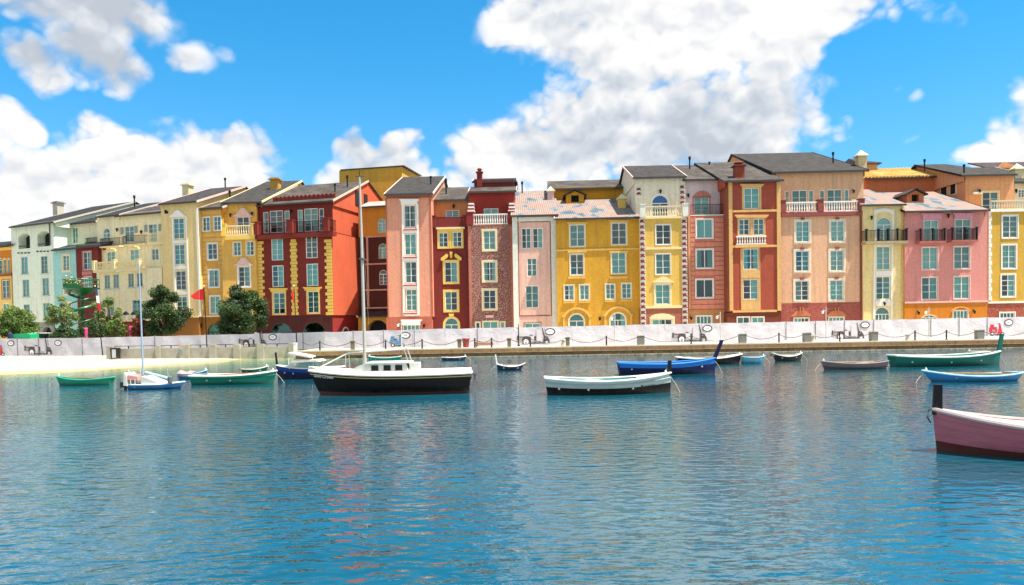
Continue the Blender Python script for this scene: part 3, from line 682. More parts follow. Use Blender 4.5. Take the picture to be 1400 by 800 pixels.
def house_recess():
    b = Bld('house', 'recessed brown and gold house with arched windows and pale ledges beside the mast', 490, 531, 93.2, 92.2, 'recessed brown house')
    g = S('amber_stucco', '#c98a2c', .08); br = S('chocolate_stucco', '#4a1f14', .1); pk = S('dusty_pink_trim', '#c9a08c')
    b.wall('upper_wall', g, 490, 531, 282, 323.5, wins=[W(516.5, 299, 528, 318, arch=.55, fw=.06)])
    b.wall('wall', br, 490, 531, 324, 432, y=.12, wins=[W(517.5, 333, 529, 353.5, arch=.55, fw=.06), W(518.5, 369, 529.5, 389.5, arch=.55, fw=.06, state='oo')])
    b.wall('base_wall', S('yolk_stucco', '#d19c2f'), 490, 531, 433, None, y=-1.4, depth=2, wins=[W(502, 437.5, 531, 470, arch=1.2, kind='open', deep=.8)])
    for y in (322.5, 360, 395.5, 420): b.strip('ledge', pk, 500, y, 531, y+2, .12, .18)
    for x in (502.5,): b.strip('slim_column', pk, x, 325, x+2.2, 420, .12, .2)
    b.roof(shingle('grey_lead', '#8a8580', '#b1aaa2'), 490, 531, 281.5, 275, gable=g, shed=True, fascia=None)
    b.roof(SHING3, 490, 531, 431.5, 423, -1.4, shed=True, fascia=None, t=1.5)
    b.cornice(CREAM, 488, 508, 431.5, .25, -1.4, .2)
def block_gold():
    b = Bld('house', 'plain mustard gold block rising behind the dark red corner house', 466.5, 552, 103, 101, 'mustard block')
    g = S('mustard_stucco', '#d3a13a', .05, .3); b.wall('wall', g, 466.5, 552, 230.5, None, depth=7)
    a, c, _, z = b.rect(466.5, 230.5, 552, 232); MB().box(a-.1, c+.1, -.12, 7.1, z, z+.15).build('parapet_cap', GUTTER, b.o)
def house_salmon():
    b = Bld('house', 'tall salmon pink house with a single white column of four windows and gabled roof', 528.5, 591, 85.6, 85.4, 'tall salmon house')
    p = S('salmon_stucco', '#d8957a', .06, .4); d = S('dark_salmon_base', '#b3614d'); rd = S('sill_red', '#a8433c')
    k = dict(rows=3, fw=.1)
    b.wall('wall', p, 528.5, 591, 266, 433.5, depth=11, wins=[W(552.5, 280.5, 568.5, 311, state='hh', **k), W(553, 319.5, 569.3, 349, state='cc', **k), W(554, 357.5, 570, 387, state='co', **k), W(555, 395.5, 570.5, 425, rows=4, fw=.1, transom=True, state='cc')])
    b.wall('base_wall', d, 528.5, 591, 433.8, None, y=-.04, depth=11, wins=[W(551, 444, 574, 470, cols=4, rows=2)])
    for x in (549.3, 569.2): b.poly('white_pilaster', WHITE, [(x, 279), (x+2.8, 279), (x+4.6, 431), (x+1.8, 431)], proud=.09)
    for y in (312, 350, 388, 426.5):
        b.strip('spandrel_panel', WHITE, 551.6+(y-312)*.013, y, 570+(y-312)*.013, y+7 if y < 420 else y+5.5, proud=.04); b.strip('sill', rd, 551.5, y+1.5, 570.5, y+3, proud=.14)
    b.lintel(WHITE, 546.5, 272.5, 573, 280, proud=.25); b.lintel(WHITE, 548, 437, 577, 444.5, -.04, .2)
    b.strip('frieze', d, 528.5, 268.8, 591, 271, proud=.07); b.strip('edge_line', d, 528.5, 271, 530, 433, proud=.05); b.strip('edge_line', d, 588.5, 271, 590.5, 433, proud=.05)
    b.roof(SHING, 525, 592, 264.5, 241.5, gable=p, fascia=plain('pale_pink_barge', '#dcc7bb', .7)); b.chimney(589, 252, None, 0, 1.0, BLACKIRON, 'pipe'); b.sconce(545, 446, -.04); b.sconce(580, 446, -.04)
def house_maroon():
    b = Bld('house', 'maroon house with butter yellow window frames and an orange set back top floor', 590.5, 640.5, 86.1, 86.0, 'maroon and yellow house')
    m = S('wine_stucco', '#74241f', .1, .4); o = S('apricot_stucco', '#d08a54', .06)
    k = dict(sur=BUTTER, sw=.22, rows=3)
    b.wall('wall', m, 590.5, 640.5, 298, None, wins=[W(600, 318, 612.5, 338, rows=3, sur=BUTTER, sw=.18), W(619, 317, 631.5, 337.5, rows=3, sur=BUTTER, sw=.18), W(608, 358, 625.5, 386, **k), W(608.5, 398.5, 625.5, 424.5, **k), W(608, 434.5, 627, 470, arch=1.0, sur=BUTTER, sw=.2, rows=3)])
    b.strip('mullion_pier', BUTTER, 613.6, 315.5, 618, 340, proud=.05); b.strip('sill', CREAM, 596.5, 311, 635.5, 313.3, proud=.25); b.strip('window_head', BUTTER, 598, 313.4, 633.5, 316.3, proud=.12)
    b.poly('broken_pediment', BUTTER, [(603, 353), (611, 347), (613, 350), (611.5, 352.5), (606, 356.5), (603, 356.5)], proud=.2); b.poly('broken_pediment', BUTTER, [(631, 352.5), (623, 346.5), (621, 349.5), (622.5, 352), (628, 356), (631, 356)], proud=.2)
    b.poly('keystone', BUTTER, [(615, 344.5), (619, 344.5), (618, 353), (616, 353)], proud=.25); b.poly('keystone', BUTTER, [(613.5, 429), (621, 429), (620, 432.5), (614.5, 432.5)], proud=.15)
    b.wall('upper_wall', o, 592, 646, 273, 297.5, y=1.6, wins=[W(609.5, 287.5, 628, 312)])
    b.balcony(597, 297, 634, 311.3, .05, BLACKIRON, 'black', posts=(592.5, 637), postmat=m, postw=.6, slab=(.1, 0), slabmat=CREAM)
    b.roof(SHING2, 593, 646, 272.5, 256, 1.6, gable=o, fascia=None); b.chimney(610, 265.5, None, 0, 1.9, BLACKIRON, 'pipe'); b.sconce(620.5, 283, 1.6)
def house_brick():
    b = Bld('house', 'speckled red brick house with white balustrade and striped corner piers under a red chimney', 640.7, 703, 85.3, 85.1, 'speckled brick house')
    bk = S('speckled_brick', '#8a4a36', .14, .9, .15, .5, '#7a3d2b'); r = S('scarlet_stucco', '#8e2a20', .07); pk = S('terracotta_trim', '#b7705c')
    k = dict(sur=CREAM, sw=.2)
    b.wall('wall', bk, 640.7, 703, 307, None, wins=[W(661, 315.5, 677.5, 341.5, **k), W(661, 358, 678, 384, state='hh', **k), W(661, 396.5, 678, 422.5, **k), W(650.5, 440.5, 656.5, 470, cols=1, sur=CREAM, sw=.08), W(660.5, 439.5, 681, 470, sur=CREAM, sw=.1, cols=2), W(684, 440, 690.5, 470, cols=1, sur=CREAM, sw=.08)])
    for x in (641.2, 698.6): b.strip('edge_pilaster', pk, x, 309, x+3.6, 449, proud=.07)
    b.strip('plaque', PINKTRIM, 664, 431, 675, 434.5, proud=.1)
    b.wall('upper_wall', r, 640.7, 703, 262, 306.6, y=1.7, wins=[W(661.5, 285, 681.5, 307)])
    b.balcony(646.5, 292.5, 694.5, 307, .08, WHITE, 'white', posts=(642.5, 699), postmat=S('pier_red', '#7c2420'), postw=.75, slab=(.12, 0), slabmat=pk)
    for xc in (644, 699.5):
        u, z = b.L(xc, 292, .5)
        for i in range(6): MB().box(u-.42+.03*i, u+.42-.02*i, .3, 1.72, z+i*.2, z+i*.2+.2).build('stepped_block', WHITE if i % 2 else r, b.o)
    b.roof(SHING2, 640, 706, 261, 255.5, 1.7, shed=True, fascia=PINKTRIM, gable=r)
    u0, u1, yy, ze, sl, T, zr = b.r
    MB().box(u0+.5, u1-.4, yy+T-.05, yy+T+5, zr-.4, zr+.85).build('attic_wall', S('attic_red', '#7a2520'), b.o)
    rr = b.ro; b.roof(SHDK, 645.5, 706.5, 247.3, 244, yy+T+.35, shed=False, fascia=PINKTRIM, slope=.3)
    b.ro = rr; b.r = (u0, u1, yy, ze, sl, T, zr); b.chimney(656, 256, S('chimney_red', '#7c2a22'), .62, 1.7, S('chimney_red', '#7c2a22'), 'pot')
def house_blush():
    b = Bld('house', 'pale blush pink house with mint white borders and a recessed centre panel', 701.5, 761, 83.7, 83.5, 'blush house')
    p = S('blush_stucco', '#e0b5a4', .05); bd = PALE
    ws = [W(713, 312, 726, 340), W(728.3, 312, 742.3, 339.5), W(720.5, 353, 734, 378), W(718.5, 390.5, 736.5, 421)]
    b.wall('wall', p, 701.5, 761, 294, None, wins=ws+[W(717.5, 442, 739, 470, cols=2, sur=plain('taupe_trim', '#8b7a6c', .8), sw=.12)])
    b.strip('border', bd, 701.5, 297, 708.5, 452, proud=.14); b.strip('border', bd, 754, 297, 761, 452, proud=.14); b.strip('border', bd, 708.6, 297, 753.9, 302.6, proud=.139)
    ln = S('panel_line', '#8d5a4a'); b.strip('panel_line', ln, 708.7, 302.8, 709.7, 432, proud=.05); b.strip('panel_line', ln, 752.6, 302.8, 753.7, 432, proud=.05); b.strip('panel_line', ln, 709.8, 431, 752.5, 432.5, proud=.05); b.strip('panel_line', ln, 711.5, 302.8, 751, 303.8, proud=.05)
    b.roof(TILE, 698, 763.5, 293.5, 261, gable=p, fascia=None); b.chimney(753, 272.5, PINKTRIM, .8, .9, CREAM, 'tip'); b.chimney(714, 264, None, 0, 1.5, BLACKIRON, 'pipe')
def house_mustard():
    b = Bld('house', 'wide mustard yellow house with arched ground windows and a dormered mixed tile roof', 761.2, 876, 82.7, 82.3, 'wide mustard house')
    g = S('mustard_wall_stucco', '#cf9a2c', .1, .35); tr = S('honey_trim', '#deb45f', .05); gd = S('deep_gold_stucco', '#c78f1d', .07)
    k = dict(sur=CREAM, sw=.1)
    b.wall('wall', g, 761.2, 876, 297, None, wins=[W(779, 307, 799.5, 337, **k), W(836, 304.5, 856.5, 334.5, state='oo', **k), W(779.5, 347.5, 798, 376, state='oo', **k), W(836, 345, 855.5, 374, **k), W(771.5, 390, 784.5, 410.5, **k), W(792.5, 389.5, 805.5, 410, **k), W(828, 388.5, 840.5, 409, **k), W(850, 387.5, 863, 408, **k), W(778, 429, 799, 470, arch=.82, rows=4, **k), W(834, 427.5, 856, 470, arch=.85, rows=4, **k)])
    b.strip('belt_course', tr, 761.2, 340, 876, 342.5, proud=.1)
    for x in (779, 836): 
        yy0 = 303.5 if x < 800 else 301
        b.lintel(tr, x-4, yy0, x+24.5, yy0+3.4, proud=.12); b.strip('sill', tr, x-2.5, 377.8, x+22, 381, proud=.13); b.strip('window_head', tr, x-3, 343, x+23, 345.5, proud=.12)
    for x0, x1, y in ((770, 786, 412.5), (791, 807, 412), (826.5, 842, 410.8), (848.5, 864.5, 410)): b.strip('sill', tr, x0, y, x1, y+2, proud=.13)
    for xm, y in ((788.5, 0), (845, -1.3)):
        q = b.rect(xm-19, 420+y, xm+19, 449); o_ = Bld.arc(q[0], q[1], q[3], 1.0); i_ = Bld.arc(q[0]+.22, q[1]-.22, q[3]-.25, .9)
        m = MB(); m.ring(o_, i_, -.16, .02); m.box(q[0], q[0]+.22, -.16, .02, 0, o_[0][1]); m.box(q[1]-.22, q[1], -.16, .02, 0, o_[0][1]); m.box(q[0]-.1, q[0]+.3, -.22, .02, o_[0][1]-.1, o_[0][1]+.08); m.box(q[1]-.3, q[1]+.1, -.22, .02, o_[0][1]-.1, o_[0][1]+.08); m.build('arch_moulding', tr, b.o)
    b.sconce(820, 436)
    T = b.roof(TILE, 758, 877.5, 297.3, 272, shed=True, fascia=PINKTRIM, gable=g); yw = b.r[2]+T-.1; keep = b.r, b.ro
    b.dormer(774, 260, 798.5, 278, gd, SHING3); b.chimney(850, 283.5, BUTTER, .85, .9, CREAM, 'tip')
    b.wall('attic_wall', gd, 752, 866, 255, None, y=yw, depth=8); b.roof(SHING2, 749, 868, 256.5, 246.5, yw, gable=gd, fascia=None)
def house_cream_quoin():
    b = Bld('house', 'yellow house with cream top floor, arched blue fanlight door and red and white quoins', 875.5, 937, 81.4, 81.3, 'red quoined house')
    c = S('butter_cream_stucco', '#e6dcc0', .05); y = S('sunflower_stucco', '#dab254', .07); br = S('rosy_base', '#a5644f', .14, .5, .2, 0, '#8f5342')
    rq = plain('quoin_red', '#7d2426', .8)
    b.wall('wall', y, 875.5, 937, 297.5, 421, wins=[W(896.5, 307, 917, 334.5, sur=WHITE, sw=.06), W(896.3, 347, 916.7, 375.3, sur=WHITE, sw=.06), W(896, 389, 916, 416, sur=CREAM, sw=.18)])
    b.wall('base_wall', br, 875.5, 937, 421.3, None, y=-.03, wins=[W(892, 436.5, 919, 470, cols=3, sur=CREAM, sw=.3)])
    b.strip('belt_course', CREAM, 882.5, 338, 932, 341, proud=.1); b.strip('belt_course', CREAM, 882.5, 418, 932, 421.5, proud=.12); b.strip('cornice', CREAM, 875.5, 296.5, 937, 299, proud=.2)
    b.poly('segmental_head', CREAM, [(889, 436), (890, 432), (896, 429.5), (905, 428.5), (914, 429.5), (920, 432), (921, 436)], -.03, .14)
    b.hood(CREAM, 892, 378, 921, 386.5)
    b.wall('upper_wall', c, 869, 937, 242, 297, y=1.5, wins=[W(891, 266.5, 914, 297.5, arch=1.15, sur=WHITE, sw=.15, top_blue=True)])
    b.sconce(902.5, 262.5, 1.5)
    for xc, y0, y1, yy in ((878.8, 299, 447, 0), (936, 299, 446, 0), (873.5, 256, 268, 1.5), (933, 252.5, 281, 1.5)):
        b.strip('quoin_strip', PALE, xc-3.6, y0, xc+3.4, y1, yy, .08)
        z1 = b.L(xc, y0, yy)[1]; z0 = b.L(xc, y1, yy)[1]; u = b.L(xc, (y0+y1)/2, yy)[0]; n = max(2, round((z1-z0)/.62)); h = (z1-z0)/n
        me = MB().prism([(-.24, h*.2), (.0, h*.34), (.24, h*.2), (.24, h*.40), (.08, h*.52), (.24, h*.78), (-.24, h*.78)], -.135, -.06).mesh('quoin_mark', rq)
        for i in range(n): obj('quoin_mark', me, b.o, (u, yy, z0+i*h))
    b.balcony(880.5, 281.5, 934.5, 296.5, .05, plain('stone_baluster', '#cfc7ae', .8), 'white', posts=(878.5, 936.5), postmat=PALE, postw=.6, slab=(.2, 0), slabmat=CREAM)
    b.roof(SHING, 865, 939, 241.5, 226.5, 1.5, gable=c, fascia=PINKTRIM)
def house_clapboard():
    b = Bld('house', 'pink banded house with lilac top floor, arched door and thin black rail', 938, 993.5, 81.7, 81.6, 'pink banded house')
    p = S('coral_stucco', '#c9745c', .06); pb = S('coral_band', '#d78a70', .06); li = S('lilac_stucco', '#dcc6c2', .05); tn = S('tan_base', '#bf8654'); ed = S('peach_edge', '#d89c74')
    ws = [W(952, 300, 974.3, 325.5, rows=1, state='cc', sur=WHITE, sw=.1), W(952, 341, 975, 366.5, rows=1, state='hh', sur=WHITE, sw=.1), W(951.5, 382, 975, 407, rows=1, state='oo', sur=WHITE, sw=.1)]
    b.wall('wall', p, 938, 993.5, 294, 423, wins=ws); b.bands(pb, 944.5, 298, 989.5, 422.5, .52, ws)
    b.strip('edge_pilaster', ed, 990, 296, 993.4, 423, proud=.08); b.strip('edge_pilaster', ed, 941, 296, 944, 423, proud=.08)
    b.wall('base_wall', tn, 938, 993.5, 423.3, None, y=-.03, wins=[W(952, 432, 973, 470, sur=WHITE, sw=.08, cols=4, rows=2)])
    b.wall('upper_wall', li, 936, 993.5, 243.5, 293.6, y=1.5, wins=[W(948.5, 269.5, 969.5, 294.5, rows=4, sur=S('coral_surround', '#c97f6b'), sw=.14)])
    q = b.rect(947, 261, 972, 269, 1.5); b_ = Bld.arc(q[0], q[1], q[3], .75); MB().prism([(q[0], q[2])]+[(q[1], q[2])]+list(reversed(b_)), 1.42, 1.52).build('arch_head', S('coral_surround', '#c97f6b'), b.o)
    b.balcony(944, 279.5, 993, 293.5, .08, BLACKIRON, 'black', slab=(.12, 0), slabmat=PALE); b.sconce(940.5, 268, 1.5); b.sconce(944.5, 435, -.03)
    b.roof(SHING2, 933, 1000, 244.5, 226, 1.5, gable=li, fascia=PALE); b.chimney(943, 231, None, 0, 1.5, BLACKIRON, 'pipe'); b.chimney(970, 228, None, 0, .6, BLACKIRON, 'pipe')
def house_rust():
    b = Bld('house', 'rust red house framed by sand coloured pilasters with a tiny striped balustrade', 994.5, 1067, 80.2, 80.1, 'rust red house')
    r = S('rust_stucco', '#a34a34', .07, .5); t = S('sand_trim', '#d7ac6c', .05); br = S('dark_rust_base', '#73341f')
    k = dict(sur=t, sw=.14)
    b.wall('wall', r, 994.5, 1067, 246.5, 426, side=S('shaded_rust_side', '#8c4a33'), wins=[W(1017, 257, 1038, 285.5, sur=t, sw=.22), W(1010, 299.5, 1024.5, 321.5, **k), W(1030, 299, 1044.5, 321.2, **k), W(1016, 340, 1037, 368.5, **k), W(1015.7, 382, 1036.5, 409.5, state='oc', **k)])  # side walls darker than the front: shade of the left face put into the colour
    b.wall('base_wall', br, 994.5, 1067, 427, None, y=-.03, wins=[W(1008, 433.5, 1025, 470, sur=WHITE, sw=.06), W(1028, 433.5, 1044.5, 470, sur=WHITE, sw=.06)])
    for x0, x1 in ((996.5, 1001.5), (1062, 1067.2)): b.strip('pilaster', t, x0, 249, x1, 425, proud=.13)
    for y in (287, 335.3, 424): b.strip('belt_course', t, 1001.6, y, 1061.9, y+3, proud=.12)
    b.lintel(t, 1011.5, 252, 1043.5, 256, proud=.24); b.lintel(t, 1004, 294, 1050, 298, proud=.24); b.strip('mullion_pier', t, 1026, 298.2, 1028.5, 335, proud=.08)
    b.strip('sill', t, 1004, 335.6, 1050, 338.6, proud=.25); b.strip('spandrel_panel', t, 1013.5, 370.3, 1039, 380, proud=.07); b.strip('spandrel_panel', t, 1013.3, 411.5, 1039, 423.8, proud=.07)
    for x in (1012.6, 1037.8): b.strip('jamb_strip', t, x, 340, x+1.6, 423.8, proud=.05)
    b.balcony(1006.5, 322.5, 1047.5, 334.5, -.12, WHITE, 'white', slab=(.1, 0), slabmat=t)
    b.roof(SHING2, 989, 1071.5, 246, 222, gable=r, fascia=None); b.chimney(1010, 242.5, S('rust_chimney', '#9b4429'), 1.0, 1.15, S('rust_chimney_cap', '#6d3525'), 'pot')
def house_tan():
    b = Bld('house', 'large tan house with white balustrade, six framed windows and a broad dark gabled roof', 1067.5, 1179.5, 80.9, 80.7, 'large tan house')
    t = S('tan_stucco', '#dbac88', .06, .35); pu = S('plum_trim', '#8f4a44'); mt = S('mottled_rose_base', '#a75a4c', .2, .5, .2, 0, '#8b4540'); cr = S('ivory_surround', '#e3d3bb', .05); up = S('peach_tan_stucco', '#dcae85', .05)
    k = dict(sur=cr, sw=.22, sill=True, rows=4)
    b.wall('wall', t, 1067.5, 1179.5, 296, 414, wins=[W(1088, 302.5, 1106.5, 331, **k), W(1135.5, 302, 1154, 330.5, **k), W(1087.5, 343, 1106, 371, **k), W(1135, 342.5, 1153.5, 370.5, **k), W(1087, 384, 1105.5, 411, state='co', **k), W(1134.5, 383, 1152.5, 410.5, **k)])
    b.wall('base_wall', mt, 1067.5, 1179.5, 414.3, None, y=-.04, wins=[W(1085.5, 434.5, 1106, 470, sur=cr, sw=.07, cols=4, rows=2), W(1133, 433.5, 1154, 470, sur=cr, sw=.07, cols=4, rows=2)])
    tc = S('orange_head', '#bf7752')
    for x in (1082, 1130):
        b.poly('arched_head', tc, [(x-1, 433), (x+6, 426), (x+10, 424.5), (x+17, 424.5), (x+21, 426), (x+28, 432)], -.04, .1)
        for dx in (10.5, 14.5): b.strip('corbel', tc, x+dx, 420, x+dx+1.6, 427.5, -.04, .2)
    for x, y in ((1097, 299.3), (1144.5, 298.8), (1096.7, 340), (1144.3, 339.3), (1096.3, 381), (1143.7, 380)): b.strip('keystone', pu, x-2.3, y-1.2, x+2.3, y+1.4, proud=.2)
    b.strip('ledge', pu, 1067.5, 290.5, 1180.5, 295.5, proud=.3); b.strip('edge_pilaster', pu, 1175.5, 295.6, 1179.8, 436, proud=.1)
    for x in (1073, 1083, 1093, 1103, 1113, 1129, 1139, 1149, 1159, 1169): b.strip('ledge_scallop', PINKTRIM, x-3.5, 289, x+3.5, 290.4, proud=.22)
    b.wall('upper_wall', up, 1061, 1180.5, 235, 290.2, y=2.2, depth=36, wins=[W(1073, 261, 1079.5, 290, cols=1), W(1082.5, 260, 1103.5, 290), W(1105.5, 260, 1112.5, 290, cols=1), W(1120.5, 260, 1127.5, 290, cols=1), W(1130.5, 259, 1151, 290), W(1154.5, 259, 1161, 290, cols=1)])
    b.balcony(1071, 275.5, 1176.5, 290, .05, WHITE, 'white', posts=(1069.5, 1121, 1177), postmat=pu, postw=.6, slab=(.15, 0), slabmat=pu); b.sconce(1166, 262, 2.2)
    b.roof(SHING, 1055, 1188, 233.5, 209.5, 2.2, slope=.35, gable=S('apricot_gable', '#d8955f'), fascia=SHDK); b.chimney(1139, 223, None, 0, 1.3, BLACKIRON, 'pipe'); b.chimney(1177, 226.5, S('cream_chimney2', '#d8bf8c'), .95, 1.0, CREAM, 'tip')
def house_lemon():
    b = Bld('house', 'narrow lemon yellow house with white window column and a black iron balcony', 1180, 1236.5, 80.4, 80.35, 'narrow lemon house')
    y = S('lemon_stucco', '#ead392', .05, .4)
    b.wall('wall', y, 1180, 1236.5, 280, None, wins=[W(1198, 297, 1219, 330.5, arch=.95, rows=4), W(1198, 337, 1217, 369, rows=4), W(1197.5, 378, 1217, 409.5, rows=4, state='oc'), W(1196, 419.5, 1216.5, 470, arch=1.1, rows=5, cols=4)])
    for x in (1194.6, 1218.7): b.poly('white_pilaster', WHITE, [(x, 331), (x+2.6, 331), (x+1.6, 436), (x-1.0, 436)], proud=.06)
    for x in (1195, 1219.6): b.strip('white_pilaster', WHITE, x, 296, x+2.6, 330, proud=.06)
    for y0, y1 in ((331.5, 336), (370.5, 377), (411, 418)): b.strip('spandrel_panel', WHITE, 1197.3, y0, 1218.3, y1, proud=.05)
    b.poly('arched_head', WHITE, [(1195, 296), (1195, 287), (1202, 285.5), (1208.5, 284.6), (1215, 285.5), (1222, 287), (1222, 296), (1217, 291), (1208.5, 288.8), (1200, 291)], proud=.07)
    b.balcony(1184, 314.5, 1240, 329.5, -1.0, BLACKIRON, 'black', posts=(1184.5, 1201, 1214, 1227, 1239.5), postw=.16, posth=.05, ret=1.0, slab=(.28, 0), slabmat=S('balcony_stone', '#a99a78'))
    b.sconce(1190.5, 298.5); b.sconce(1208, 415.5); b.strip('edge_pilaster', S('lemon_edge', '#e3c66a'), 1232.5, 283, 1236.3, 436, proud=.07)
    b.roof(TILE, 1178, 1239, 279, 259.5, gable=y, shed=True, fascia=None)
def house_pink():
    b = Bld('house', 'rose pink house with two small black balconies above an orange ground floor', 1236.8, 1350, 80.05, 80.0, 'rose pink house')
    p = S('rose_stucco', '#d48c83', .06, .35); o = S('pumpkin_base', '#c97b1c', .05); pk = S('candy_pink_trim', '#d993a2', .05)
    k = dict(sur=PINKTRIM, sw=.1)
    b.wall('wall', p, 1236.8, 1350, 288, 412, wins=[W(1263, 301, 1283, 329.5, sur=PINKTRIM, sw=.08), W(1305.5, 299.5, 1327.5, 328.5, sur=PINKTRIM, sw=.08, state='cc'), W(1260.5, 338, 1282, 368.5, **k), W(1304, 337, 1326, 367.5, **k), W(1260, 379, 1281.5, 409.5, state='oc', **k), W(1304, 378, 1325.5, 408.5, **k)])
    b.wall('base_wall', o, 1236.8, 1350, 413.8, None, y=-.04, wins=[W(1260, 430.5, 1281.5, 470, arch=.3, cols=4, rows=4, sur=BUTTER, sw=.06), W(1303, 424.5, 1323.5, 470, cols=4, rows=4, sur=WHITE, sw=.06)])
    b.strip('belt_course', PINKTRIM, 1236.8, 411.6, 1350, 414, proud=.12)
    b.lintel(pk, 1258.5, 292, 1288.5, 300.3, proud=.18); b.lintel(pk, 1302, 291.5, 1331, 299, proud=.18)
    q = b.rect(1300, 419, 1327, 426, -.04); o_ = Bld.arc(q[0], q[1], q[3], .5); MB().ring(o_, Bld.arc(q[0]+.12, q[1]-.12, q[3]-.15, .45), -.14, 0).build('arch_moulding', S('ochre_mould', '#d69a4a'), b.o)
    b.balcony(1258, 314, 1292, 329.5, -.9, BLACKIRON, 'black', posts=(1258.5, 1275, 1291.5), postw=.14, posth=.05, ret=.9, slab=(.22, 0), slabmat=S('rose_slab', '#a8635c')); b.balcony(1301.5, 312.5, 1336, 328, -.9, BLACKIRON, 'black', posts=(1302, 1319, 1335.5), postw=.14, posth=.05, ret=.9, slab=(.22, 0), slabmat=S('rose_slab', '#a8635c'))
    b.sconce(1295, 296); b.sconce(1254.5, 428, -.04); b.sconce(1330.5, 426.5, -.04)
    b.roof(TILE, 1236.5, 1353.5, 287.3, 263, gable=p, shed=True, fascia=SHDK); b.dormer(1240, 259, 1263, 277, S('terracotta_dormer', '#c9754a'), SHING3, 5)
def house_olive():
    b = Bld('house', 'olive yellow house with white quoins and red brick ground floor, right edge', 1350.3, 1440, 80.5, 80.5, 'olive yellow house')
    y = S('olive_yellow_stucco', '#c9a13c', .08, .5); rb = S('red_brick_base', '#a3492a', .14, .6, .2, .2, '#8a3b24'); t = S('peach_tan_stucco', '#dcae85', .05)
    k = dict(sur=WHITE, sw=.12, rows=4)
    b.wall('wall', y, 1350.3, 1440, 288, 412, wins=[W(1370.5, 295, 1391, 325, **k), W(1370, 335, 1389, 367, **k), W(1369, 375.5, 1387.5, 405.5, transom=True, state='oc', **k), W(1414, 295, 1434, 325, **k), W(1413.5, 335, 1433, 367, **k), W(1413, 375.5, 1432, 405.5, **k)])
    b.wall('base_wall', rb, 1350.3, 1440, 413.8, None, y=-.04, wins=[W(1367, 427.5, 1387, 470, sur=WHITE, sw=.1, cols=4, rows=4), W(1412, 427.5, 1432, 470, sur=WHITE, sw=.1, cols=4, rows=4)])
    b.strip('belt_course', WHITE, 1350.3, 411.8, 1440, 414.3, proud=.12); b.strip('cornice', WHITE, 1350.3, 286.8, 1440, 289.3, proud=.22)
    b.quoins(WHITE, 1351, 290, 411, .36, .26, .48, side=1, proud=.1)
    b.balcony(1354, 273.5, 1440, 286.8, .05, plain('stone_baluster', '#cfc7ae', .8), 'white', slab=(.1, 0), slabmat=CREAM)
def back_houses():
    b = Bld('house', 'terracotta wall with ochre barrel tile roof, rising behind the lemon house', 1184, 1282, 93, 92.6, 'terracotta back house')
    t = S('terracotta_stucco', '#cf7a4e', .06); b.wall('wall', t, 1184, 1282, 242, None, depth=8)
    b.roof(YTILE, 1182, 1284, 241.8, 231.5, gable=t, fascia=None); u0, u1, yy, ze, sl, T, zr = b.r
    n = int((u1-u0)/.42); me = MB().tube([(0, 0, .02), (0, T, sl*T+.02)], .13, 6).mesh('barrel_tile_row', YTILE)
    for i in range(n): obj('barrel_tile_row', me, b.ro, (u0+(u1-u0)*(i+.5)/n, yy, ze))
    b = Bld('house', 'small tan rooftop tower with low roof, behind the large tan house', 1181, 1200, 98, 97.9, 'small rooftop tower')
    b.wall('wall', S('peach_tan_stucco', '#dcae85'), 1181, 1200, 222, None, depth=5); b.roof(SHING3, 1176, 1205, 222.5, 217, hipl=1.2, hipr=1.2, slope=.3, fascia=None)
    b = Bld('house', 'tan penthouse with hipped dark roof and two black side openings, above the rose pink house', 1320, 1386, 86.6, 86.5, 'tan penthouse')
    p = S('penthouse_tan_stucco', '#d9a074', .05); b.wall('wall', p, 1320, 1386, 239, None, depth=14, wins=[W(1343, 262.5, 1365, 290, sur=CREAM, sw=.15)])
    b.roof(SHING, 1314, 1391, 238.3, 224.5, gable=p, fascia=SHDK, slope=.33, side_ov=.5, hipr=2.5); u0, u1, yy, ze, sl, T, zr = b.r
    a = b.L(1320, 260)[0]; zt = b.world(0, 0, 0).z
    for y0, y1 in ((1.9, 3.0), (3.7, 5.0)):
        o = MB().box(a-.04, a+.02, y0, y1, ze-1.75, ze+.05).build('side_opening', DARKROOM, b.o); q = MB()
        q.box(a-.09, a+.02, y0-.15, y0, ze-1.9, ze+.2); q.box(a-.09, a+.02, y1, y1+.15, ze-1.9, ze+.2); q.box(a-.09, a+.02, y0, y1, ze-1.9, ze-1.75); q.box(a-.09, a+.02, y0, y1, ze+.05, ze+.2); q.build('opening_frame', CREAM, o)
    b.chimney(1318, 236.5, None, 0, 1.0, BLACKIRON, 'pipe'); b.sconce(1338, 262); b.strip('coping', PALE, 1329, 263, 1341, 266, proud=.3); b.chimney(1264, 231, None, 0, 1.2, BLACKIRON, 'pipe')
    b = Bld('house', 'cream and peach house corner with chimney, behind the balustrade at the right edge', 1386.5, 1440, 88, 88, 'cream back corner house')
    c = S('ivory_stucco', '#e9dcb8', .06); b.wall('wall', c, 1386.5, 1440, 248, None, wins=[W(1392, 259, 1401, 270), W(1410, 259, 1425, 285)]); b.roof(SHING, 1384, 1444, 248, 229, gable=c, fascia=FASCIA); b.chimney(1390, 243, CREAM, 1.0, .9, CREAM, 'tip'); b.sconce(1387.5, 262)
    b = Bld('house', 'peach gable peak with red eave, farthest roof at the right edge', 1372, 1450, 101, 101, 'peach gable')
    g = S('apricot_gable', '#d8955f'); b.wall('wall', g, 1372, 1450, 231, None, depth=4); b.poly('gable_wall', g, [(1362, 230), (1372, 221.5), (1400, 230)]); b.roof(SHING3, 1360, 1455, 230.5, 222, shed=True, fascia=None, hipl=0)
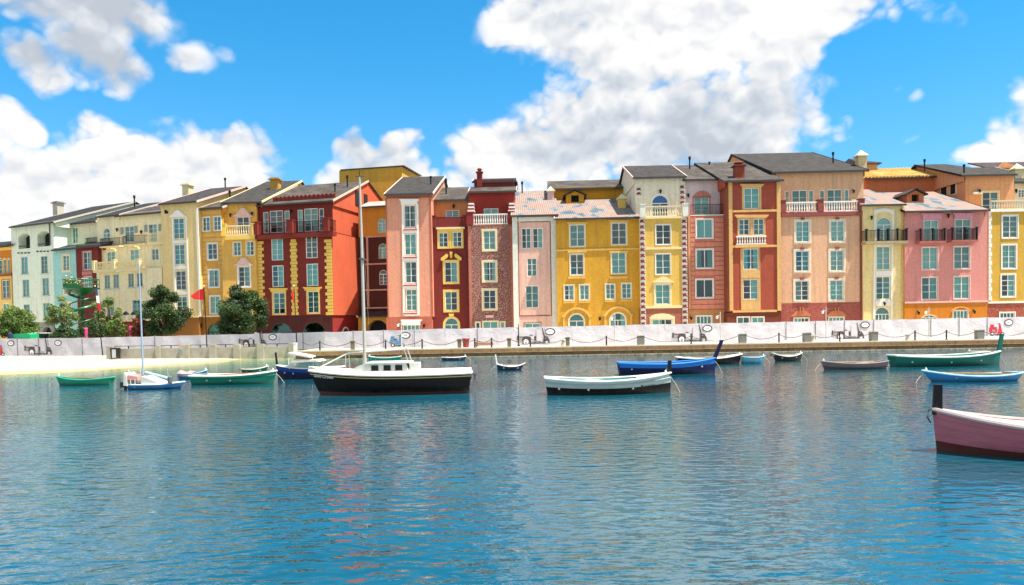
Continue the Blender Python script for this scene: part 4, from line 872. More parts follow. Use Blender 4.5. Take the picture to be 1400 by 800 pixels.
for f in (house_far_left, house_mint, house_beige, house_turquoise, house_maroon_narrow, house_cream, tower_yellow, house_ochre, house_golden, house_red, house_recess, block_gold,
          house_salmon, house_maroon, house_brick, house_blush, house_mustard, house_cream_quoin, house_clapboard, house_rust, house_tan, house_lemon, house_pink, house_olive, back_houses): f()
# ------------------------------------------------------------------ water, ground, quay
def lerp(tab, x):
    if x <= tab[0][0]: return tab[0][1]
    for (a, p), (b, q) in zip(tab, tab[1:]):
        if x <= b: return p+(q-p)*(x-a)/(b-a)
    return tab[-1][1]
SHORE = [(-400, 47), (-150, 49.5), (0, 51), (100, 53), (200, 58.5), (260, 64), (300, 68), (335, 71.0)]
FENCE = [(-60, 85.0, .2, 2.2), (135, 79.5, .25, 2.2), (280, 77, .5, 2.3), (405, 73.5, .7, 2.38), (450, 71.0, .8, 2.46), (600, 69.6, .85, 2.58), (1000, 71.4, .85, 2.66), (1425, 74.6, .85, 2.77)]
def fence_depth(px): return lerp([(a, b) for a, b, _, _ in FENCE], px)
def gp(px, Y): p = at_depth(px, 460, Y); return p.x, p.y

def water_mat():
    t = NT('lagoon_water')
    at = t.n('ShaderNodeAttribute', attribute_name='shallow', attribute_type='GEOMETRY')
    sep = t.n('ShaderNodeSeparateXYZ'); t.l(t.pos, sep.inputs[0])
    patch = t.noise(t.map(t.pos, (.045, .06, 0)), 1.0, 4, .6)
    deep = t.mix(t.rng(patch, .35, .65, 0, 1), (.003, .044, .054, 1), (.004, .092, .150, 1))
    sh = t.rng(t.ma('ADD', at.outputs['Fac'], t.rng(t.noise(t.pos, .5, 3), .3, .7, -.12, .12)), .05, .95, 0, 1)
    c = t.mix(t.rng(sh, 0, .5, 0, 1), deep, (.025, .17, .13, 1)); c = t.mix(t.rng(sh, .5, 1, 0, 1), c, (.36, .42, .19, 1))
    t.col(c); t.rough(.03); t.b.inputs['IOR'].default_value = 2.5; t.b.inputs['Specular IOR Level'].default_value = .5
    g = t.rng(t.noise(t.map(t.pos, (.06, .05, 0)), 1, 3, .6), .38, .64, .35, 1.5)
    rip = t.noise(t.map(t.pos, (.9, 1.5, 1)), 3.0, 3, .55); sw = t.noise(t.map(t.pos, (.8, 1.4, 1)), 2.6, 1, .5)
    wv = t.n('ShaderNodeTexWave', wave_type='BANDS', bands_direction='DIAGONAL', wave_profile='SIN'); t.i(wv, 'Vector', t.map(t.pos, (.35, 1.6, 0))); t.i(wv, 'Scale', .55); t.i(wv, 'Distortion', 7.0); t.i(wv, 'Detail', 3.0); t.i(wv, 'Detail Scale', 1.6)
    h = t.ma('ADD', t.ma('MULTIPLY', t.ma('ADD', t.ma('MULTIPLY', rip, .6), t.ma('MULTIPLY', wv.outputs['Fac'], .05)), g), t.ma('MULTIPLY', sw, 1.0))
    t.bump(h, 1.0, .036)
    return t.m
def build_water():
    xs = [-900, -250, -110]+[-80+2*i for i in range(81)]+[110, 250, 900]; ys = [-500, -120, -30]+[-10+2*i for i in range(51)]
    pl = [gp(px, d) for px, d in SHORE]+[gp(410, 70.4)]
    def dist(x, y):
        best = 1e9
        for (ax, ay), (bx, by) in zip(pl, pl[1:]):
            dx, dy = bx-ax, by-ay; k = max(0, min(1, ((x-ax)*dx+(y-ay)*dy)/(dx*dx+dy*dy))); best = min(best, math.hypot(x-ax-k*dx, y-ay-k*dy))
        return best
    m = MB(); nx = len(xs)
    m.v = [(x, y, 0) for y in ys for x in xs]; m.f = [(j*nx+i, j*nx+i+1, (j+1)*nx+i+1, (j+1)*nx+i) for j in range(len(ys)-1) for i in range(nx-1)]; m.mi = [0]*len(m.f)
    o = m.build('water', water_mat(), kind='structure')
    a = o.data.attributes.new('shallow', 'FLOAT', 'POINT'); a.data.foreach_set('value', [max(0, 1-dist(x, y)/15) if x > -120 else max(0, 1-dist(x, y)/15) for x, y, _ in m.v])
build_water()

def ground():
    t = NT('pavement_concrete'); f = t.noise(t.pos, .8, 5, .6); t.col(t.mix(t.rng(f, .3, .7, 0, 1), srgb('#c9c1b2'), srgb('#b3aa9a'))); t.rough(.9); t.bump(t.noise(t.pos, 12, 3), .2, .02)
    pts = [(-900, 1500), (900, 1500), (900, 66.6), (-19.2, 66.6), (-19.2, 73.2)]+[gp(px, fence_depth(px)+.35) for px in (405, 340, 280, 200, 135, 60, 0, -60)]+[(-900, 84)]
    m = MB(); n = len(pts); m.quad(*[(x, y, .84) for x, y in reversed(pts)]); m.build('ground', t.m, kind='structure')
    s = NT('beach_sand'); f = s.noise(s.pos, 1.1, 6, .65); c = s.mix(s.rng(f, .3, .7, 0, 1), srgb('#b7b0a0'), srgb('#a39b8a'))
    sx = s.n('ShaderNodeSeparateXYZ'); s.l(s.pos, sx.inputs[0]); wet = s.ma('ADD', sx.outputs[2], s.rng(s.noise(s.pos, .6, 4), .3, .7, -.015, .015))
    c = s.mix(s.rng(wet, .005, .035, 1, 0), c, srgb('#a8925f')); s.col(c); s.rough(.95); s.bump(s.noise(s.map(s.pos, (1, 3, 1)), 2.2, 6, .7), .6, .06)
    m = MB(); cols = [-700, -400, -250]+list(range(-150, 420, 12)); rows = [-.6, -.3, -.1, 0, .06, .15, .3, .5, .75, 1.0, 1.12]
    for r in rows:
        for px in cols:
            a = lerp(SHORE, px); b = max(fence_depth(px), a+.5); x, y = gp(px, a+(b-a)*r)
            m.v.append((x, y, (.25*min(r, 1)+.02*math.sin(px*.05+r*7)*max(0, r)) if r > 0 else r*1.2))
    k = len(cols); m.f = [(j*k+i, j*k+i+1, (j+1)*k+i+1, (j+1)*k+i) for j in range(len(rows)-1) for i in range(k-1)]; m.mi = [0]*len(m.f)
    m.build('sand', s.m, smooth=True, kind='structure')
ground()

def quay():
    st = NT('quay_stone'); oi = st.n('ShaderNodeObjectInfo'); f = st.noise(st.pos, 1.6, 6, .65)
    c = st.mix(st.rng(f, .3, .7, 0, 1), srgb('#e0ae74'), srgb('#c8925a')); c = st.mix(st.rng(oi.outputs['Random'], 0, 1, 0, .55), c, srgb('#c98566'))
    c = st.mix(st.rng(st.noise(st.map(st.pos, (2.5, 2.5, .5)), 1.5, 5, .7), .5, .7, 0, .5), c, srgb('#75603c')); st.col(c); st.rough(.85); st.bump(st.noise(st.pos, 6, 5, .7), .6, .04)
    wt = NT('wet_quay_stone'); oi = wt.n('ShaderNodeObjectInfo'); f = wt.noise(wt.pos, 1.3, 6, .7)
    c = wt.mix(wt.rng(f, .35, .65, 0, 1), srgb('#86673f'), srgb('#4a3e26')); c = wt.mix(wt.rng(oi.outputs['Random'], 0, 1, 0, .5), c, srgb('#594a24')); wt.col(c); wt.rough(.7); wt.bump(wt.noise(wt.pos, 6, 5, .7), .6, .05)
    cap = stucco('quay_cap', '#d8cbb0', .1, .3, .1); led = stucco('quay_ledge', '#c2ae8c', .14, .4, .2, 0, '#94815f'); wl = stucco('waterline_ledge', '#b9b09c', .15, .4, .2, 0, '#7d7660')
    X0, X1, Y = -19.6, 64.0, 66.0
    q = thing('quay_wall', 'long stone quay wall of two block courses with pale ledges, along the water', 'quay', (X0, Y, 0)); L = X1-X0
    MB().box(0, L, .25, 1.0, -1.5, .70).build('core', wt.m, q); MB().box(0, L, 0, .62, .73, .852).build('coping', cap, q); MB().box(0, L, .04, .4, .37, .425).build('ledge', led, q); MB().box(0, L, -.10, .4, -.4, .055).build('footing', wl, q)
    rr = random.Random(3); lens = [1.0, 1.25, 1.5, 1.8, 2.1, 2.4]
    for z0, z1, mat, y in ((.43, .725, st.m, .07), (.06, .365, wt.m, .12)):
        ms = {l: MB().box(.015, l-.015, 0, .3, 0, z1-z0-.006).mesh('stone_block', mat) for l in lens}; x = 0
        while x < L-.3:
            l = rr.choice([k for k in lens if k <= L-x] or [1.0]); obj('stone_block', ms[l], q, (x, y+rr.uniform(-.025, .03), z0)); x += l
    # end pier of the quay, painted white
    e = thing('corner_post', 'white painted square corner post where the beach wall meets the quay', 'post', (X0-.14, 66.6, 0)); MB().box(-.12, .12, -.2, .2, -1, 1.5).build('shaft', WHITE, e); MB().box(-.15, .15, -.23, .23, 1.5, 1.56).build('cap', WHITE, e)
quay()

def beach_wall():
    t = NT('old_concrete'); f = t.noise(t.pos, .9, 6, .65); c = t.mix(t.rng(f, .3, .7, 0, 1), srgb('#aeaa9c'), srgb('#949082'))
    c = t.mix(t.rng(t.noise(t.map(t.pos, (1.2, 1.2, .8)), 1.4, 5, .7), .50, .75, 0, .55), c, srgb('#6b6a52')); t.col(c); t.rough(.92); t.bump(t.noise(t.pos, 8, 5, .7), .5, .03)
    A = Vector((*gp(141, 71.6), 0)); B = Vector((*gp(406, 70.4), 0)); d = (B-A); Lw = d.length
    w = thing('beach_wall', 'weathered concrete beach wall with square piers and a dark handrail', 'wall', A, math.atan2(d.y, d.x))
    def u(px): return (Vector((*gp(px, 71.0), 0))-A).dot(d.normalized())
    piers = [(141, 150), (211, 217), (245, 258), (286.5, 296), (320.5, 330), (353.5, 363), (397.5, 406)]
    for a, b in piers: MB().box(u(a), u(b), -.18, .45, -.8, 1.42).build('pier', t.m, w)
    for (_, a), (b, _) in zip(piers, piers[1:]):
        MB().box(u(a)+.003, u(b)-.003, 0, .3, -.8, 1.14).build('wall_panel', t.m, w)
        n = 2 if b-a > 35 else 1; r = MB().tube([(u(a), .15, 1.40), (u(b), .15, 1.40)], .03, 6).build('handrail', BLACKIRON, w)
        for i in range(n): x = u(a)+(u(b)-u(a))*(i+1)/(n+1); MB().box(x-.04, x+.04, .11, .19, 1.13, 1.39).build('baluster', BLACKIRON, r)
    for h, z in (('#d8a126', 1.0), ('#3f9cc0', .72)): MB().box(u(246), u(248.8), -.21, -.185, z, z+.28).build('warning_plate', plain('plate'+h, h, .5), w)
beach_wall()
# ------------------------------------------------------------------ banner fence
def near_house(px):
    best = min((b for b in BLDS if b.A.y < 100 and 'back' not in b.short), key=lambda b: abs(px-(b.xl+b.xr)/2)-(b.xr-b.xl)/2)
    return best.short
def banner_fence():
    t = NT('white_banner_vinyl'); f = t.noise(t.pos, .7, 5, .6); c = t.mix(t.rng(f, .3, .7, 0, 1), srgb('#d0cfd6'), srgb('#bebcc4'))
    c = t.mix(t.rng(t.noise(t.map(t.pos, (1.5, 1.5, .4)), 1.1, 5, .7), .55, .75, 0, .35), c, srgb('#9c948f')); t.col(c); t.rough(.6); t.bump(t.noise(t.map(t.pos, (1, 1, 1.4)), 1.6, 4, .6), .5, .12)
    dk = plain('print_dark', '#3f3d42', .6); md = plain('print_grey', '#8f8a8c', .6); lt = plain('print_light', '#c7c3c8', .6); rd = plain('print_red', '#c22438', .6); bl = plain('print_blue', '#4f86b4', .6); tan = plain('print_tan', '#a98e80', .6); wh = plain('print_white', '#eeeeee', .6)
    post = plain('galvanised_post', '#8d8d90', .5, .1, .5)
    root = thing('banner_fence', 'long temporary fence hung with white printed banners, along the promenade', 'fence', (0, 0, 0))
    pts = [Vector((*gp(px, d), 0)) for px, d, _, _ in FENCE]; z0s = [a[2] for a in FENCE]; z1s = [a[3] for a in FENCE]
    cum = [0]
    for a, b in zip(pts, pts[1:]): cum.append(cum[-1]+(b-a).length)
    def P(s):
        for i in range(len(pts)-1):
            if s <= cum[i+1] or i == len(pts)-2:
                k = (s-cum[i])/(cum[i+1]-cum[i]); return pts[i].lerp(pts[i+1], k), z0s[i]+(z0s[i+1]-z0s[i])*k, z1s[i]+(z1s[i+1]-z1s[i])*k
    n = round(cum[-1]/3.05); rr = random.Random(5); segs = []
    for i in range(n):
        (a, za0, za1), (b, zb0, zb1) = P(cum[-1]*i/n), P(cum[-1]*(i+1)/n); d = b-a; L = d.length; dn = d.normalized(); nn = Vector((dn.y, -dn.x, 0))
        m = MB(); NX, NZ = 10, 5; ph = [rr.uniform(0, 6) for _ in range(4)]; sag = rr.uniform(.0, .05)
        for j in range(NZ+1):
            for k in range(NX+1):
                u, v = k/NX, j/NZ; wob = .016*math.sin(u*9+ph[0]+v*3)*math.sin(u*math.pi)+.014*math.sin(v*5+u*7+ph[1])
                p = a+dn*(u*L)+nn*wob; zb, zt = za0+(zb0-za0)*u, za1+(zb1-za1)*u; zt -= sag*math.sin(math.pi*u)
                m.v.append((p.x, p.y, zb+(zt-zb)*v+.02))
        m.f = [(j*(NX+1)+k, j*(NX+1)+k+1, (j+1)*(NX+1)+k+1, (j+1)*(NX+1)+k) for j in range(NZ) for k in range(NX)]; m.mi = [0]*len(m.f)
        po = m.build('banner_panel', t.m, root, smooth=True); segs.append((a, b, dn, nn, L, po))
        q = a-nn*.06; MB().lathe([(.03, za0-.2), (.03, za1+.06), (.015, za1+.09)], q.x, q.y, 6).build('post', post, root)
        if rr.random() < .45: q = a+nn*.05; MB().box(q.x-.02, q.x+.02, q.y-.012, q.y+.012, za0+.02, za1).build('strap', plain('dark_strap', '#4a484b', .7), root)
    def find(px, py):
        r = ray(px, py)
        for a, b, dn, nn, L, po in segs:
            tt = (a-O).dot(nn)/r.dot(nn); p = O+r*tt; u = (p-a).dot(dn)
            if 0 <= u <= L: return p, dn, nn, po
    def draw(name, px, py, shapes, scale, zs=1.0):
        p, dn, nn, po = find(px, py)
        mats = []; m = MB()
        for k, (mat, poly) in enumerate(shapes):
            if mat not in mats: mats.append(mat)
            m.cur = mats.index(mat); off = .034+.0012*k
            m.quad(*[tuple(p+dn*(x*scale)+Vector((0, 0, z*scale*zs))+nn*off) for x, z in poly])
        m.build(name, mats, po)
    def circ(cx, cz, rx, rz=None, n=16, e=1.0): return [(cx+rx*math.cos(2*math.pi*i/n), cz+(rz or rx)*math.sin(2*math.pi*i/n)) for i in range(n)]
    def bx(x0, z0, x1, z1): return [(x0, z0), (x1, z0), (x1, z1), (x0, z1)]
    cart = [(lt, [(.05, .3), (.42, .3), (.36, .62), (.16, .62)]), (md, bx(0, .22, .44, .46)), (tan, bx(.06, .30, .40, .36)), (dk, bx(0, .26, .05, .5)), (dk, bx(.06, .40, .42, .43)), (lt, [(.45, .2), (.58, .2), (.56, .48), (.42, .5)]), (dk, [(.42, .49), (.52, .46), (.53, .5), (.44, .54)]), (dk, bx(.18, .04, 1.0, .1)), (dk, bx(.58, .1, .64, .44)), (md, bx(.52, .14, .8, .2)), (lt, [(.66, .2), (.86, .2), (.84, .8), (.66, .86)]), (dk, [(.84, .88), (.87, .88), (.94, .42), (.90, .42)]), (md, [(.92, .88), (.94, .88), (1.0, .5), (.97, .5)]),
            (dk, [(.88, .05), (1.12, .05), (1.04, .4), (.9, .46)]), (lt, circ(.99, .3, .05)), (dk, circ(.3, 0.238, .135, 0.218)), (wh, circ(.3, 0.157, .085, 0.137)), (md, circ(.3, 0.085, .04, 0.065)), (dk, circ(1.0, 0.181, .1, 0.161)), (lt, circ(1.0, 0.101, .05, 0.081))]
    def scooter(c): return [(c, [(.02, .22), (.5, .18), (.56, .42), (.3, .5), (.06, .48)]), (c, [(.08, .5), (.34, .5), (.32, .68), (.12, .68)]), (dk, bx(.3, .46, .5, .51)), (c, [(.52, .14), (.86, .10), (.78, .5), (.72, .72), (.64, .72), (.62, .4)]), (dk, bx(.56, .7, .72, .73)), (dk, bx(.1, .06, .9, .11)), (md, [(.2, .26), (.4, .24), (.38, .36), (.22, .38)]), (dk, circ(.22, .13, .12)), (wh, circ(.22, .13, .06)), (dk, circ(.86, .12, .11)), (wh, circ(.86, .12, .055))]
    oval = [(dk, circ(0, 0, .50, .33, 24)), (wh, circ(0, 0, .38, .23, 24)), (md, bx(-.2, .02, .2, .07)), (md, bx(-.14, -.06, .15, -.02))]
    for px, py, w in ((34, 486, 3.5), (327, 475.5, 3.0), (707, 471.5, 2.85), (919, 468.5, 3.1), (1137, 465, 3.05)): draw('scooter_cart_print', px, py, cart, w, .62)
    for px, py, w, c in ((-9, 487, 1.7, rd), (532.5, 475, 1.55, bl), (1351.5, 459.8, 1.75, rd)): draw('scooter_print', px, py, scooter(c), w)
    for px, py in ((15, 469.5), (79.5, 469), (373, 461), (554.5, 458.5), (752, 453.5), (967, 449), (1182.5, 444.3), (1379, 441)): draw('oval_badge_print', px, py, oval, 1.0)
banner_fence()

# ------------------------------------------------------------------ promenade furniture
QZ = .852
def chain_posts():
    iron = plain('post_iron', '#3a3a3d', .5, .15, .4); olive = stucco('olive_stone', '#7d765a', .12); stone = stucco('grey_stone_block', '#8f8a7c', .15, .6, .3); pale = stucco('pale_stone', '#c9c2b0', .1)
    spec = [(410, 'n'), (437, 'i'), (482, 'o'), (527, 'i'), (577, 'i'), (628, 'o'), (649, 'i'), (672, 'i'), (696, 'o'), (725, 'i'), (776, 'o'), (829, 'i'), (876, 's'), (945, 'i'), (1015, 's'), (1065, 'i'), (1103, 's'), (1148, 'i'), (1194, 's'), (1251, 'i'), (1294, 'i'), (1339, 's'), (1412, 's')]
    Yp = 66.35; cnt = {}; made = []
    words = {'i': 'slim dark iron chain post', 'o': 'squat olive stone chain post', 's': 'square grey stone chain block'}
    keys = [(k, near_house(px)) for px, k in spec]
    for (px, k), key in zip(spec, keys):
        x = at_depth(px, 462, Yp).x; z = QZ
        if k == 'n': made.append((x, z+.75, .2)); continue
        tot = keys.count(key); cnt[key] = cnt.get(key, 0)+1; where = '' if tot == 1 else ('left ' if cnt[key] == 1 else ('right ' if cnt[key] == tot else 'middle '))
        lab = where+words[k]+' on the quay before the '+key[1]
        o = thing('chain_post', lab, 'post', (x, Yp, z), 0, {'i': 'slim iron posts along the quay', 'o': 'olive stone posts along the quay', 's': 'stone blocks along the quay'}[k])
        if k == 'i':
            MB().lathe([(.12, 0), (.12, .05), (.075, .07), (.065, .66), (.09, .68), (.09, .72), (.05, .78)], n=8).build('shaft', iron, o); MB().lathe([(.06, .76), (.085, .82), (.05, .88)], n=8).build('finial', iron, o); top = .70
        elif k == 'o':
            MB().box(-.17, .17, -.17, .17, 0, .72).build('shaft', olive, o); MB().box(-.2, .2, -.2, .2, .72, .8).build('cap', olive, o); top = .68
        else:
            MB().box(-.3, .3, -.28, .28, 0, .76).build('block', stone, o); MB().prism([(-.33, .76), (.33, .76), (.26, .84), (-.26, .84)], -.3, .3).build('cap', stone, o); top = .70
        made.append((x, z+top, {'i': .07, 'o': .17, 's': .3}[k]))
    ch = plain('chain_iron', '#4c4a4a', .5, .15, .5); ccount = {}
    ck = [near_house((spec[i][0]+spec[i+1][0])/2) for i in range(len(spec)-1)]
    for i, (a, b) in enumerate(zip(made, made[1:])):
        xa, xb = a[0]+a[2], b[0]-b[2]; L = xb-xa; N = 9; sag = .10+.09*min(L, 4.5)
        pts = [(L*j/N, 0, a[1]+(b[1]-a[1])*j/N-sag*4*(j/N)*(1-j/N)-a[1]) for j in range(N+1)]
        m = MB()
        for (p, q) in zip(pts, pts[1:]):                      # each chord broken into links
            p, q = Vector(p), Vector(q); n = max(2, int((q-p).length/.16))
            for k in range(n):
                s, e = p.lerp(q, (k+.03)/n), p.lerp(q, (k+.97)/n); m.tube([s, s.lerp(e, .5), e], [.02, .042, .02], 5)
        h = ck[i]; ccount[h] = ccount.get(h, 0)+1; tot = ck.count(h); w = '' if tot == 1 else ('left ' if ccount[h] == 1 else ('right ' if ccount[h] == tot else 'middle '))
        m.build('chain', ch, None, (xa, Yp, a[1]), label=w+'hanging iron chain on the quay before the '+h, cat='chain', group='chains along the quay')
chain_posts()

def furniture():
    # lamp posts
    pm = plain('lamp_post_paint', '#c9c6bf', .5, .08)
    for px, top, d, lab in ((549, 437, 68.6, 'slim pale lamp post in front of the tall salmon house'), (841, 428, 68.8, 'slim pale lamp post before the wide mustard house'), (985, 426, 69, 'slim pale lamp post in front of the pink banded house'), (1129.5, 419, 69.2, 'slim pale lamp post before the large tan house'), (1270, 420, 69.4, 'slim pale lamp post in front of the rose pink house'), (709, 443, 68.6, 'slim dark lamp post before the blush house')):
        p = at_depth(px, 465, d); z = at_depth(px, top, d).z; o = thing('lamp_post', lab, 'lamp post', (p.x, d, .84), 0, 'lamp posts on the promenade'); h = z-.84
        m_ = BLACKIRON if px == 709 else pm
        MB().lathe([(.13, 0), (.13, .12), (.06, .18), (.04, h-.3), (.035, h)], n=8).build('pole', m_, o); MB().tube([(0, 0, h-.45), (-.22, 0, h-.35), (-.3, 0, h-.42)], .025, 6).build('arm', m_, o)
        l = MB().lathe([(.03, h-.42), (.13, h-.46), (.12, h-.6), (.05, h-.7)], -.3, 0, 8).build('lantern', LAMPGLASS, o)
    # red bin
    p = at_depth(637, 470, 67.6); o = thing('litter_bin', 'dusty red round litter bin between two chain posts', 'bin', (p.x, 67.6, .85)); rd = plain('bin_red', '#8f3a3e', .6)
    MB().lathe([(.26, 0), (.33, .72)], n=12).build('body', rd, o); MB().lathe([(.37, .72), (.37, .8), (.3, .84)], n=12).build('rim', rd, o)
    # bench
    p = at_depth(662, 472, 67.9); o = thing('bench', 'low wooden slatted bench on the quay near the red bin', 'bench', (p.x, 67.9, .85)); wd = plain('bench_wood', '#9a6238', .7, .15)
    for i in range(3): MB().box(-.85, .85, -.25+i*.18, -.11+i*.18, .42, .47).build('seat_slat', wd, o)
    for i in range(2): MB().box(-.85, .85, -.27, -.24, .14+i*.13, .25+i*.13).build('front_slat', wd, o)
    for s in (-.7, .7): MB().box(s-.05, s+.05, -.22, .24, 0, .42).build('leg', BLACKIRON, o)
    # small pale bollards
    for px, lab in ((770, 'pale stone mooring stub beside the olive post before the wide mustard house'), (1111, 'pale stone mooring stub beside a grey block before the large tan house'), (1241, 'pale stone mooring stub before the rose pink house')):
        p = at_depth(px, 464, 66.9); o = thing('mooring_stub', lab, 'bollard', (p.x, 66.9, .852), 0, 'pale mooring stubs'); pl = stucco('pale_stone', '#c9c2b0', .1)
        MB().lathe([(.24, 0), (.2, .1), (.16, .45)], n=10).build('stem', pl, o); MB().lathe([(.22, .45), (.24, .52), (.12, .6)], n=10).build('head', pl, o)
    # bin against the beach wall
    p = at_depth(158, 489, 70.9); o = thing('beach_bin', 'grey and black wheeled bin against the concrete beach wall', 'bin', (p.x, 70.9, .2)); 
    MB().prism([(-.3, .08), (.3, .08), (.36, .95), (-.36, .95)], -.3, .3).build('body', plain('bin_black', '#202226', .5), o); MB().prism([(-.16, .12), (.2, .12), (.2, .93), (-.16, .93)], -.33, -.305).build('front_panel', plain('bin_grey', '#b9bdc0', .5), o)
    MB().prism([(-.38, .955), (.38, .955), (.3, 1.08), (-.3, 1.08)], -.34, .32).build('lid', plain('bin_black', '#202226', .5), o)
    for s in (-.28, .28): MB().tube([(s-.03, .25, .09), (s+.03, .25, .09)], .09, 10).build('wheel', BLACKIRON, o)
    # flag poles leaning slightly
    for px, yb, yt, d, lab, flag in ((140, 470, 392, 78, 'dark flag pole with drooping green white and red flag above the fence', 'it'), (283, 468, 392, 76.0, 'dark flag pole flying a red pennant before the banded ochre house', 'red'), (406, 470, 392, 72.6, 'dark flag pole with a furled red pennant before the dark red house', 'furl')):
        a = at_depth(px, yb, d); t = at_depth(px-(10 if flag == 'it' else 4), yt, d); o = thing('flag_pole', lab, 'flag pole', (a.x, d, .6)); tp = Vector((t.x-a.x, 0, t.z-.6))
        MB().tube([(0, 0, -.3), tuple(tp)], [.06, .035], 8).build('pole', BLACKIRON, o); MB().lathe([(.04, tp.z), (.07, tp.z+.06), (.02, tp.z+.14)], tp.x, 0, 8).build('finial', WHITE, o)
        if flag == 'red':
            m = MB(); R_ = [(0, -.15, 1.35), (.55, -.3, 1.35), (1.1, -.75, 1.28), (1.35, -.88, 1.05)]
            for (x0, zt, zb), (x1, zt2, zb2) in zip(R_, R_[1:]): m.quad((tp.x-x0, .1*x0, tp.z-zb), (tp.x-x1, .12*math.sin(x1*4), tp.z-zb2), (tp.x-x1, .12*math.sin(x1*4), tp.z+zt2), (tp.x-x0, .1*x0, tp.z+zt))
            m.build('flag', plain('flag_red', '#c3201f', .8), o)
        elif flag == 'it':
            for k, c in enumerate(('#2c3f6b', '#e8e8e6', '#b8202a')):
                m = MB(); zt, zb = tp.z-.15-.8*k, tp.z-.15-.8*(k+1)
                m.prism([(tp.x+.05+.09*k, zb), (tp.x+.28+.13*k, zb-.05), (tp.x+.2+.12*k, zt), (tp.x+.02+.07*k, zt)], -.05, .04); m.build('flag_band', plain('flag_'+c, c, .8), o)
        else: MB().tube([(tp.x+.02, -.05, tp.z-.2), (tp.x-.16, -.08, tp.z-.8), (tp.x-.02, -.06, tp.z-1.6)], [.03, .13, .05], 6).build('flag', plain('flag_red', '#c3201f', .8), o)
    # closed parasols
    for px, yt, yb, lab in ((118, 448, 470, 'closed pink parasol behind the fence, left of the flag pole'), (179, 446, 470, 'closed bright pink parasol behind the fence, in front of the red base')):
        p = at_depth(px, 460, 82.5); z = at_depth(px, yt, 82.5).z; o = thing('closed_parasol', lab, 'parasol', (p.x, 82.5, .84), 0, 'closed parasols behind the fence'); h = z-.84
        MB().tube([(0, 0, 0), (0, 0, h-.3)], .03, 6).build('pole', WHITE, o); MB().lathe([(.06, h-1.6), (.16, h-1.2), (.22, h-.1), (.05, h)], n=8).build('canopy', plain('parasol_pink', '#c8487e', .8), o)
    # twin street lanterns before the cream house
    for px, lab in ((172.5, 'black street lantern on a post, left of the pair before the cream house'), (183.5, 'black street lantern on a post, right of the pair before the cream house')):
        d = 87; p = at_depth(px, 440, d); z = at_depth(px, 425.5, d).z; o = thing('street_lantern', lab, 'street lamp', (p.x, d, .84), 0, 'street lanterns'); h = z-.84
        MB().lathe([(.14, 0), (.12, .3), (.05, .4), (.04, h-1.1)], n=8).build('pole', BLACKIRON, o); MB().lathe([(.12, h-1.1), (.26, h-.45)], n=6).build('glass', LAMPGLASS, o); MB().lathe([(.46, h-.44), (.3, h-.2), (.05, h)], n=6).build('hood', BLACKIRON, o)
furniture()

